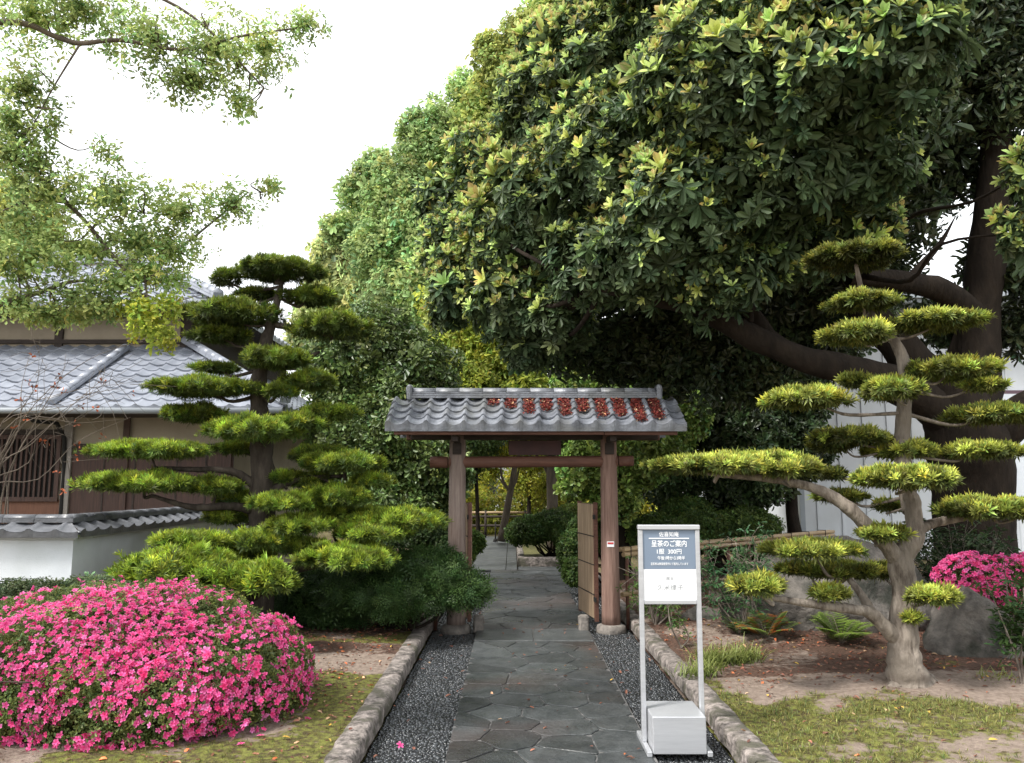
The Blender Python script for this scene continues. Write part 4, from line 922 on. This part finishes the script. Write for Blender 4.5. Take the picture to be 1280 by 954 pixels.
# ------------------------------------------------------------------ bamboo fences
def fence(label, a, b, z, step, zb=.05):
    a, b = np.array(a, float), np.array(b, float); t = thing('bamboo_fence', label, 'fence', (a[0], a[1], zb)); d = nz(b-a); L = np.linalg.norm(b-a); s = np.array((-d[1], d[0]))
    for k, (dz, off) in enumerate(((0, -.03), (0, .03), (-.055, -.03), (-.5, 0))):
        p0 = np.array((*(a+s*off), z+dz)); p1 = np.array((*(b+s*off), z+dz)); mb = MB(); pts = [p0+(p1-p0)*i/8 for i in range(9)]
        mb.tube(pts, [.027]*9, 10, True, .04, 2).build('rail', M_rail, t)
    x = .1
    while x < L:
        q = a+d*x; MB().tube([(*q, zb-.1), (*q, z-.04)], [.022, .02], 8).build('stake', M_wood_red, t)
        MB().tube([(*(q+s*.062), z-.09), (*(q+s*.062), z+.034), (*(q-s*.062), z+.034), (*(q-s*.062), z-.09)], [.006]*4, 5).build('binding', M_black, t); x += step
fence('low bamboo rail fence running from the right gate post behind the boulder', (1.24, 9.25), (5.0, 12.7), .86, .52)
fence('short bamboo rail fence running left from the left gate post', (-.76, 9.25), (-2.0, 9.35), .84, .5)
# low barrier at the far end of the path
bt = thing('bamboo_barrier', 'low dark bamboo barrier closing the far end of the path', 'fence', (-.4, 24.5, 0))
for z in (.35, .62, .74): MB().tube([(-1.5, 24.5, z), (.5, 24.5, z)], [.035, .035], 8).build('rail', M_rail if z > .7 else M_wood_dark, bt)
for x in (-1.4, -.8, -.2, .4): MB().tube([(x, 24.5, 0), (x, 24.5, .8)], [.04, .04], 8).build('stake', M_wood_dark, bt)
for x in (-.46, -.18):
    o = MB().tube([(x, 22.6, .0), (x, 22.6, .3), (x, 22.6, .55)], [.02, .02, .02], 8).tube([(x, 22.6, .0), (x, 22.6, .09)], [.07, .05], 10).build('barrier_post', M_black)
    props(o, 'left one of two thin black posts before the far barrier' if x < -.3 else 'right one of two thin black posts before the far barrier', 'post', 'thin posts before the far barrier')

# ------------------------------------------------------------------ the big bayberry
byb = thing('bayberry_tree', 'huge spreading bayberry with whorled leaves and yellow tips filling the upper right', 'tree', (5.45, 9.6, .1))
tb = np.array((5.45, 9.6, .0))
def pw(l): return [P(*q) for q in l]
mb = MB()
mb.tube([tb, (5.42, 9.6, .5), *pw([(1218, 620, 9.5), (1208, 560, 9.4), (1190, 505, 9.3), (1160, 460, 9.2)])], [.52, .45, .42, .44, .40, .26], 20, True, .18, 5)
mb.tube(pw([(1200, 530, 9.4), (1120, 480, 8.9), (1060, 462, 8.6), (1000, 448, 8.5), (930, 415, 8.4), (870, 385, 8.3), (800, 370, 8.2), (740, 360, 8.4)]), [.27, .20, .16, .14, .125, .11, .07, .03], 12, False, .2, 5)
mb.tube(pw([(1195, 520, 9.3), (1130, 440, 9.3), (1085, 390, 9.4), (1060, 340, 9.4), (1040, 260, 9.2), (1000, 150, 9)]), [.28, .22, .2, .17, .13, .06], 12, False, .2, 5)
mb.tube(pw([(1215, 540, 9.5), (1215, 470, 9.6), (1225, 400, 9.6), (1235, 300, 9.5), (1245, 180, 9.3), (1240, 60, 9.2), (1200, -150, 9)]), [.34, .30, .24, .20, .17, .13, .06], 14, False, .2, 5)
mb.tube(pw([(1225, 400, 9.6), (1180, 365, 9.2), (1120, 350, 8.8), (1060, 348, 8.5)]), [.17, .15, .12, .07], 10, False, .2, 5)
mb.tube(pw([(1225, 560, 9.5), (1270, 520, 9.3), (1340, 470, 9.2), (1420, 300, 9)]), [.27, .22, .18, .1], 12, False, .2, 5)
mb.tube(pw([(1140, 345, 8.9), (1175, 305, 9.2), (1195, 270, 9.3)]), [.05, .03, .006], 8, False, .2, 4)
mb.tube(pw([(1000, 448, 8.5), (960, 420, 8.8), (900, 330, 8.8), (820, 230, 8.8)]), [.12, .1, .08, .04], 10, False, .2, 5)
tpts = np.array(mb.v); mb.build('trunk', M_bark_dark, byb)
near = [(1010, 70, 6.6, 110), (1110, 55, 6.3, 90), (1150, -40, 6.4, 90), (900, 110, 7.2, 120), (960, 200, 7.3, 100), (1060, 190, 7.2, 80), (860, 250, 7.7, 95), (780, 190, 8.4, 100), (800, 310, 7.9, 68), (900, 330, 7.9, 70), (740, 330, 8.6, 62), (700, 250, 9.0, 82),
        (690, 140, 9.5, 75), (640, 300, 9.7, 70), (620, 220, 10.0, 66), (570, 300, 10.2, 48), (580, 350, 10.0, 46), (560, 250, 10.3, 38), (640, 380, 9.6, 54), (700, 395, 9.3, 45), (760, 90, 9.0, 95), (790, -10, 9.0, 95), (700, 60, 9.8, 55), (980, -40, 7, 110), (870, 0, 8.0, 110), (1060, 280, 8.0, 60), (660, 430, 9.8, 34),
        (1280, 290, 6.6, 34), (1290, 210, 6.4, 30), (560, 390, 10.2, 26), (990, 290, 8.0, 70)]
nl = LP(near, 1.0)
mb = MB()
for c, r in nl:
    q = tpts[np.argmin(np.linalg.norm((tpts-c)*np.array((1, 1, .8)), axis=1)+np.where(tpts[:, 2] > c[2]+.3, 2, 0))]; limbs(mb, q, [(c, r)], .035, .008, 6, .12)
mb.build('branches', M_bark_dark, byb)
def rosette(nold, nyoung, seed):
    q = random.Random(seed); ps = []
    for i in range(nold):
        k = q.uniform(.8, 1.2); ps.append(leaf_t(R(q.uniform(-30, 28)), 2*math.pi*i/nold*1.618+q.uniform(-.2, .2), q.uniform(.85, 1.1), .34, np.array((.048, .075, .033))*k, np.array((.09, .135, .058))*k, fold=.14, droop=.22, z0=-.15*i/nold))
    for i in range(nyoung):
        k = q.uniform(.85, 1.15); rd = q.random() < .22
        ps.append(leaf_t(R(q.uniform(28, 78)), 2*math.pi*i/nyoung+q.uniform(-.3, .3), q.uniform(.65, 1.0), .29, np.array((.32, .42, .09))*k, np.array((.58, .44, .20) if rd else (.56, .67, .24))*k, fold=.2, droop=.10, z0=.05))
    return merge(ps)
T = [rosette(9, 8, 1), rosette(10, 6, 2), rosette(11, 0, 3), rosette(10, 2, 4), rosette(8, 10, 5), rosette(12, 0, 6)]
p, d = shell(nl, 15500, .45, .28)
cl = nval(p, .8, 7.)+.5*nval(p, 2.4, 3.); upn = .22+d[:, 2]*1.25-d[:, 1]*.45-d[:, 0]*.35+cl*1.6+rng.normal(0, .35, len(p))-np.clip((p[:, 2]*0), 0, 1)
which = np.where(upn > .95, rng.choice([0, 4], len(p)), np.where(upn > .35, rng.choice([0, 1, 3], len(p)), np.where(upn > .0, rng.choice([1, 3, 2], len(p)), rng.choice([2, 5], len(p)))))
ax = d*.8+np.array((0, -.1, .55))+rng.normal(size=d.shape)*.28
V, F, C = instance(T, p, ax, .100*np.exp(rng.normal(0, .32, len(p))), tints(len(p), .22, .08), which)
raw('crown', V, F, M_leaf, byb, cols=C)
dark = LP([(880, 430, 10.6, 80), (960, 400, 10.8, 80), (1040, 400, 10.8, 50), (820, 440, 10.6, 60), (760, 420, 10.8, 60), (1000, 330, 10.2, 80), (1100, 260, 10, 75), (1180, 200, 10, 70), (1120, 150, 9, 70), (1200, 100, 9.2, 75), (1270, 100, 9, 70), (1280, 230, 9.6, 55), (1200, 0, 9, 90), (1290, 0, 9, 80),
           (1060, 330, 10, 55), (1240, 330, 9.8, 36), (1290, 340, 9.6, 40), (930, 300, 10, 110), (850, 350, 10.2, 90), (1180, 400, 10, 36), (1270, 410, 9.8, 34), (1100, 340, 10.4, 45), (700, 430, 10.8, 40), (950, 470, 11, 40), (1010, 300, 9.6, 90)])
foliage('inner_crown', dark, 12500, .115, (.028, .043, .022), (.065, .09, .035), byb, M_gloss, thick=.8, nleaf=8, W=.34, var=.3, lumpy=.3, cull=False)  # inner leaves coloured darker than the outer ones, imitating shade inside the crown

# ------------------------------------------------------------------ tree overhanging from the left, nearest the camera
ot = thing('overhanging_tree', 'tree with leaves paled for glare reaching its thin boughs into the upper left from outside', 'tree', (-5.0, 3.6, .05))
mb = MB(); mb.tube([(-5.0, 3.6, -.1), (-4.95, 3.7, 1.2), (-4.7, 3.9, 2.6), (-4.5, 4.1, 4.2), (-4.3, 4.2, 5.5)], [.2, .16, .14, .10, .05], 12, True, .15, 5)
B = [([(-200, 60, 4.3), (0, 27, 4.4), (70, 46, 4.5), (100, 54, 4.5), (150, 50, 4.6), (230, 62, 4.7), (300, 45, 4.8), (370, 35, 4.9)], .022),
     ([(-180, 300, 4.4), (-60, 180, 4.4), (30, 210, 4.6), (100, 270, 4.7), (170, 350, 4.8), (205, 325, 4.9), (250, 290, 5), (310, 240, 5)], .02),
     ([(-180, 330, 4.4), (-40, 380, 4.5), (40, 368, 4.6), (90, 352, 4.7), (150, 352, 4.8)], .022),
     ([(-150, 0, 4.4), (40, -40, 4.5), (150, -20, 4.6), (240, 20, 4.7), (330, 110, 4.9)], .022),
     ([(180, 345, 4.8), (186, 385, 4.7), (195, 420, 4.65)], .008), ([(100, 54, 4.5), (60, 120, 4.5), (20, 200, 4.5)], .007), ([(-120, 120, 4.4), (0, 110, 4.5), (60, 170, 4.6)], .012), ([(30, 250, 4.6), (120, 256, 4.8), (220, 268, 4.9), (325, 240, 5.0)], .008)]
for l, r in B:
    pts = pw(l); mb.tube(pts, np.linspace(r, r*.25, len(pts)), 8, False, .15, 5)
    mb.tube([(-4.55, 4.0, 3.4+.05*len(l)), pts[0]], [r*1.4, r], 8, False, .1) if l[0][0] < -100 else None
OTP = np.array(mb.v)
ol = [(100, 10, 4.6, 85, 40), (190, 45, 4.7, 70, 50), (270, 55, 4.8, 60, 50), (330, 60, 4.9, 48, 50), (380, 30, 4.9, 34, 18), (40, 20, 4.5, 60, 40), (30, 110, 4.5, 50, 60), (10, 190, 4.5, 45, 50), (60, 160, 4.5, 20, 40), (240, 100, 4.8, 60, 30), (300, 130, 4.9, 26, 26),
      (60, 240, 4.6, 65, 35), (140, 245, 4.7, 60, 40), (220, 265, 4.9, 60, 40), (290, 255, 5, 40, 30), (340, 232, 5, 22, 14), (110, 310, 4.7, 70, 35), (40, 320, 4.6, 60, 40), (210, 310, 4.9, 55, 28), (20, 380, 4.6, 40, 22), (90, 370, 4.7, 50, 25), (150, 355, 4.7, 40, 22), (130, 190, 4.6, 25, 25), (20, 270, 4.5, 40, 40), (180, 340, 4.8, 45, 28), (130, 385, 4.75, 60, 18), (220, 350, 4.9, 30, 26), (60, 395, 4.7, 50, 14), (170, 300, 4.9, 50, 30), (15, 150, 4.5, 40, 50), (45, 205, 4.55, 45, 30), (5, 330, 4.5, 40, 50)]
OL = LP(ol, .9)
for c, q_ in OL:
    for k in range(3):
        e = c+rng.normal(size=3)*q_*.5; b_ = OTP[np.argmin(np.linalg.norm(OTP-e, axis=1))]; mb.tube([b_, (b_+e)/2+rng.normal(size=3)*.03, e], [.006, .004, .0015], 5, False, .1, 4)
mb.build('trunk', M_bark_brown, ot)
foliage('foliage', OL, 4700, .036, (.22, .30, .09), (.42, .51, .20), ot, M_light, thick=1.0, nleaf=7, W=.36, var=.2, up=.7, rnd=.5, cull=False, lumpy=.4, svar=.15)  # pale leaf colour stands in for lens glare
foliage('drooping_spray', LP([(190, 400, 4.65, 38, 34), (165, 385, 4.7, 24, 18), (205, 425, 4.62, 18, 18), (215, 380, 4.7, 18, 22)], .6), 190, .036, (.20, .26, .04), (.42, .46, .08), ot, M_light, thick=1.0, nleaf=7, W=.42, var=.15, cull=False)
# yellow green tree far left behind the house
broad('broadleaf_tree', 'yellow green tree standing behind the upper roof of the tea house', 'tree', (-11, 20.5, .06), 20.5,
      [(20, 280, 20, 55), (-20, 320, 20, 60), (60, 330, 20, 40), (-60, 270, 20, 60), (140, 360, 21, 30)], 5000, .13, (.18, .22, .05), (.40, .44, .12), .2, nleaf=7)
# bare red leaved twigs in front of the wall at the far left
bs = thing('bare_shrub', 'nearly bare twiggy shrub with a few red leaves before the tea house roof', 'shrub', (-5.1, 8.3, .05))
mb = MB(); tips = []
for k in range(13):
    a = P(random.uniform(-30, 10), random.uniform(600, 640), 8.3); a2 = P(random.uniform(0, 50), random.uniform(520, 600), 8.3+random.uniform(-.3, .3)); e = P(random.uniform(20, 185), random.uniform(420, 600), 8.3+random.uniform(-.4, .4))
    mb.tube([np.array((-5.1, 8.3, .05)), a, a2, (a2+e)/2+rng.normal(size=3)*.08, e], [.012, .008, .005, .003, .0015], 5, False, .1, 4)
    for j in range(6):
        s = a2+(e-a2)*random.uniform(.1, 1); q = s+rng.normal(size=3)*.2; mb.tube([s, (s+q)/2+rng.normal(size=3)*.03, q], [.003, .002, .0012], 4, False, 0, 2); tips.append(q)
mb.build('stems', M_bark_brown, bs); tips = np.array(tips)[rng.choice(len(tips), 26)]
V, F, C = instance([sprig((.22, .05, .02), (.35, .1, .04), 3, 1, .5, seed=4)], tips, rng.normal(size=tips.shape), np.full(len(tips), .045), tints(len(tips), .3, .1)); raw('leaves', V, F, M_dry, bs, cols=C)

# ------------------------------------------------------------------ boulders
def boulder(label, c, r, seed, sub=5, flat=None, group='boulders under the trees on the right'):
    import bmesh
    bm = bmesh.new(); bmesh.ops.create_icosphere(bm, subdivisions=sub, radius=1); rg = random.Random(seed)
    planes = [(Vector((rg.uniform(-1, 1), rg.uniform(-1, 1), rg.uniform(-.3, 1))).normalized(), rg.uniform(.66, .86)) for _ in range(11)]
    for v in bm.verts:
        co = v.co.copy()
        for n_, d_ in planes:
            e = co.dot(n_)-d_
            if e > 0: co -= n_*e*.92
        q = Vector((co.x*r[0], co.y*r[1], co.z*r[2]))
        q += co.normalized()*(.05*mnoise.noise(q*3+Vector((seed, 0, 0)))+.025*mnoise.noise(q*9)+.01*mnoise.noise(q*25)); v.co = q
    for f_ in bm.faces: f_.smooth = True
    me = bpy.data.meshes.new('boulder'); bm.to_mesh(me); bm.free(); me.materials.append(M_rock)
    o = link('boulder', me); o.location = c; return props(o, label, 'boulder', group)
boulder('broad grey boulder with a sloping top behind the ferns', (3.3, 8.6, .34), (1.16, .5, .74), 31)
boulder('tall rounded boulder under the deep pink azalea', (4.10, 7.35, .25), (.42, .34, .50), 9)
boulder('low flat stone between the broad boulder and the azalea', (4.9, 8.4, .2), (.6, .4, .3), 12)
boulder('small dark stone at the foot of the bamboo fence', (2.05, 9.0, .12), (.22, .18, .16), 21, 4)
# ------------------------------------------------------------------ small plants
def fern(label, base, n, L, group, c0=(.07, .12, .02), c1=(.22, .32, .05), red=False):
    t = thing('fern', label, 'fern', base, group); ps = []; st = MB(); base = np.array(base)
    for k in range(n):
        a = 2*math.pi*k/n+random.uniform(-.3, .3); l = L*random.uniform(.7, 1.1); el = R(random.uniform(38, 72)); pts = []
        for s in np.linspace(0, 1, 15): pts.append(base+np.array((math.cos(a)*l*s*math.cos(el), math.sin(a)*l*s*math.cos(el), l*(s*math.sin(el)-.42*s*s))))
        pts = np.array(pts); st.tube(pts, np.linspace(.004, .001, 15), 4, False)
        for i in range(2, 15):
            d = nz(pts[i]-pts[i-1]); sd_ = nz(np.cross(d, (0, 0, 1))); w_ = l*.26*math.sin(math.pi*min(1, (i/14)**.7))+.012
            for s_ in (-1, 1):
                tip = pts[i]+sd_*s_*w_+d*w_*.35+np.array((0, 0, -.1*w_)); m = (pts[i]+tip)/2; q = nz(np.cross(tip-pts[i], (0, 0, 1)))*w_*.17
                cc = np.array(c1)*random.uniform(.8, 1.2) if not (red and random.random() < .3) else np.array((.45, .12, .03))
                ps.append((np.array([pts[i], m+q, tip, m-q]), np.array([[0, 1, 2, 3]]), np.array([c0, cc, cc, cc])))
    st.build('stalks', M_bark_brown, t); V, F, C = merge(ps); raw('fronds', V, F, M_leaf, t, cols=C)
GF = 'ferns in front of the broad boulder'
fern('bright green fern right of the middle of the broad boulder', (3.05, 7.65, .12), 13, .60, GF)
fern('fern with some orange fronds at the left part of the broad boulder', (2.45, 7.95, .12), 11, .52, GF, (.07, .11, .03), (.20, .28, .06), True)
fern('small dull fern at the left foot of the broad boulder', (2.25, 8.2, .12), 9, .32, GF, (.05, .08, .03), (.12, .17, .05))
def grass_clump(label, cs, n, L, name='grass_clump', cat='grass clump', group=None, c0=(.10, .14, .03), c1=(.36, .40, .12)):
    t = thing(name, label, cat, cs[0], group); V, F, C = [], [], []
    for k in range(n):
        c = np.array(cs[k % len(cs)])+rng.normal(size=3)*np.array((.07, .06, 0)); a = rng.random()*6.28; l = L*(.6+.6*rng.random()); w_ = .006; o = len(V); ou = .35+.6*rng.random()
        for s in np.linspace(0, 1, 5):
            p = c+np.array((math.cos(a)*l*ou*s, math.sin(a)*l*ou*s, l*(s-.55*ou*s*s*1.3))); q = np.array((-math.sin(a), math.cos(a), 0))*w_*(1-s*.9)
            V += [p-q, p+q]; cc = np.array(c0)*(1-s)+np.array(c1)*s*(.8+.4*rng.random()); C += [cc, cc]
        F += [(o+2*i, o+2*i+1, o+2*i+3, o+2*i+2) for i in range(4)]
    raw('blades', V, F, M_leaf, t, cols=np.array(C))
GG = 'grass clumps on the right bed'
g = G(925, 830, .08); grass_clump('largest pale yellow green grass clump beside the right kerb', [g, g+np.array((-.14, .03, 0)), g+np.array((-.28, -.08, 0)), g+np.array((.1, .12, 0))], 420, .24, group=GG)
g = G(868, 846, .08); grass_clump('smaller pale grass clump seen between the legs of the sign', [g, g+np.array((.12, .1, 0))], 170, .17, group=GG)
g = G(1240, 855, .08); grass_clump('sparse little grass clump right of the pruned tree roots', [g, g+np.array((.1, .05, 0))], 70, .14, group=GG)
g = G(1060, 800, .1); grass_clump('thin dark grass tuft in front of the fern', [g], 40, .14, group=GG, c0=(.05, .08, .02), c1=(.15, .2, .05))
def seedling(label, base, h, n, lean, name='young_shrub', c0=(.04, .08, .02), c1=(.12, .22, .05), ls=.05, spread=.2, nst=4, group=None):
    t = thing(name, label, 'shrub', base, group); base = np.array(base, float); mb = MB(); pos = []
    for k in range(nst):
        e = base+np.array((rng.normal()*spread+lean, rng.normal()*spread, h*(.7+.4*rng.random()))); m = (base+e)/2+rng.normal(size=3)*.04
        mb.tube([base, m, e], [.010, .007, .003], 6, False, .1, 4)
        for j in range(n): s = rng.random()*.6+.4; q = base*(1-s)**2+2*m*s*(1-s)+e*s*s; pos.append(q+rng.normal(size=3)*spread*.4); mb.tube([q, pos[-1]], [.003, .0015], 4, False)
    mb.build('stems', M_bark_grey, t); pos = np.array(pos); T = [sprig(c0, c1, 7, 1, .3, seed=s) for s in (1, 2)]
    V, F, C = instance(T, pos, rng.normal(size=pos.shape)*.4+np.array((0, 0, 1)), ls*np.exp(rng.normal(0, .2, len(pos))), tints(len(pos), .25, .1)); raw('foliage', V, F, M_leaf, t, cols=C)
g = G(852, 810, .08); seedling('young leaning sapling with narrow leaves seen between the legs of the sign', g, .38, 9, -.12, nst=2, spread=.07)
g = G(1278, 860, .08); seedling('leafy upright plant with dark green leaves at the right edge before the azalea', g, .85, 16, .0, nst=6, ls=.075, spread=.12, c0=(.03, .06, .02), c1=(.08, .15, .04))
g = np.array((1.55, 8.9, .06)); seedling('sparse twiggy shrub with small green sprays beside the right gate post', g, .68, 26, .05, nst=9, ls=.045, spread=.22)
g = np.array((2.35, 8.35, .1)); seedling('sparse green shrub with drooping sprays above the bamboo fence', g, .85, 34, .1, nst=8, ls=.06, spread=.28, c0=(.03, .07, .03), c1=(.09, .19, .07))
g = np.array((5.0, 8.9, .1)); seedling('dark shaded shrub between the broad boulder and the big trunk', g, .9, 60, 0, nst=12, ls=.08, spread=.4, c0=(.02, .035, .015), c1=(.05, .08, .03))
# exposed roots
# ------------------------------------------------------------------ lawn, moss and litter
n = 60000
xy = np.stack([rng.uniform(-4.2, 5.6, n), 4.3+rng.random(n)**1.3*4.6], 1)
ok = []
for i, (x, y) in enumerate(xy):
    if XL-.18 < x < XR+.18: continue
    m = lawnmask(x, y)
    if m > .38+rng.random()*.3 and (x > 0 or rng.random() < .75): ok.append((x, y, gz(x, y), m))
ok = np.array(ok); k = len(ok)
tl = [merge([needle_t(R(q), a, l, .05, (.07, .085, .02), (.23, .26, .07)) for q, a, l in ((70, 0, 1), (55, 2.1, .8), (60, 4.1, .9), (40, 5.2, .7))]), merge([needle_t(R(q), a, l, .06, (.08, .085, .025), (.31, .29, .09)) for q, a, l in ((60, .5, .9), (45, 2.6, .8), (30, 4.4, .9))])]
left = ok[:, 0] < 0
tn = tints(k, .25, .12); tn[left] *= np.array((.72, .72, .6))
V, F, C = instance(tl, ok[:, :3]-np.array((0, 0, .002)), np.array((0, 0, 1))+rng.normal(size=(k, 3))*.2, np.where(left, .020, .036)*np.exp(rng.normal(0, .3, k)), tn)
raw('short_grass', V, F, M_leaf, cols=C, kind='stuff', label='short patchy grass and moss over the beds on both sides', cat='grass')
pos = []
while len(pos) < 9000:
    x, y = random.uniform(-4, 6.3), 4.4+random.random()**.8*7
    if XL-.2 < x < XR+.2:
        if random.random() > .05: continue
        z = .012 if PL < x < PR else (-.012 if XL < x < XR else .11)
    else:
        dn = .22+(.5 if (x > 0 and y > 6.3) else 0)+(.4 if (x > 2.8 and y > 6.5) else 0)+(.55 if x < 0 else 0)+(.5 if x < 0 and y > 7.8 else 0)+mnoise.noise(Vector((x*1.7, y*2.2, 9)))*.4
        if random.random() > dn: continue
        z = gz(x, y)+.008
    pos.append((x, y, z))
pos = np.array(pos); n = len(pos)
T = [leaf_t(.1, 0, 1, .42, (.20, .09, .06), (.26, .12, .08), .3, .25), leaf_t(.15, 0, 1, .42, (.42, .27, .17), (.5, .33, .2), .3, .3), leaf_t(-.05, 0, 1, .45, (.12, .05, .035), (.16, .07, .05), .25, -.2), leaf_t(.1, 0, 1, .4, (.5, .33, .06), (.55, .36, .08), .2, .2), leaf_t(.2, 0, 1, .5, (.42, .13, .05), (.48, .16, .07), .3, .3)]
V, F, C = instance(T, pos, np.array((0, 0, 1))+rng.normal(size=(n, 3))*.28, rng.random(n)*.03+.022, tints(n, .25, .08), which=rng.choice(5, n, p=(.44, .10, .38, .03, .05)))
raw('fallen_leaves', V, F, M_dry, cols=C, kind='stuff', label='brown and reddish fallen leaves scattered over the soil, grass and path', cat='fallen leaves')
# fallen pink blossoms
pos = np.array([(*G(px, py, 0)[:2], 0) for px, py in ((380, 903), (384, 914), (300, 948), (42, 942), (325, 936), (346, 905), (500, 934), (410, 870))]); pos[:, 2] = [gz(a, b)+.012 if not XL-.2 < a < XR+.2 else .01 for a, b in pos[:, :2]]
V, F, C = instance([flower_t(9)], pos, np.array((0, 0, 1))+rng.normal(size=pos.shape)*.3, np.full(len(pos), .024), np.ones((len(pos), 3))); raw('fallen_blossoms', V, F, M_petal, cols=np.clip(C, 0, .9), kind='stuff', label='few pink azalea blossoms fallen beside the big azalea', cat='fallen blossoms')
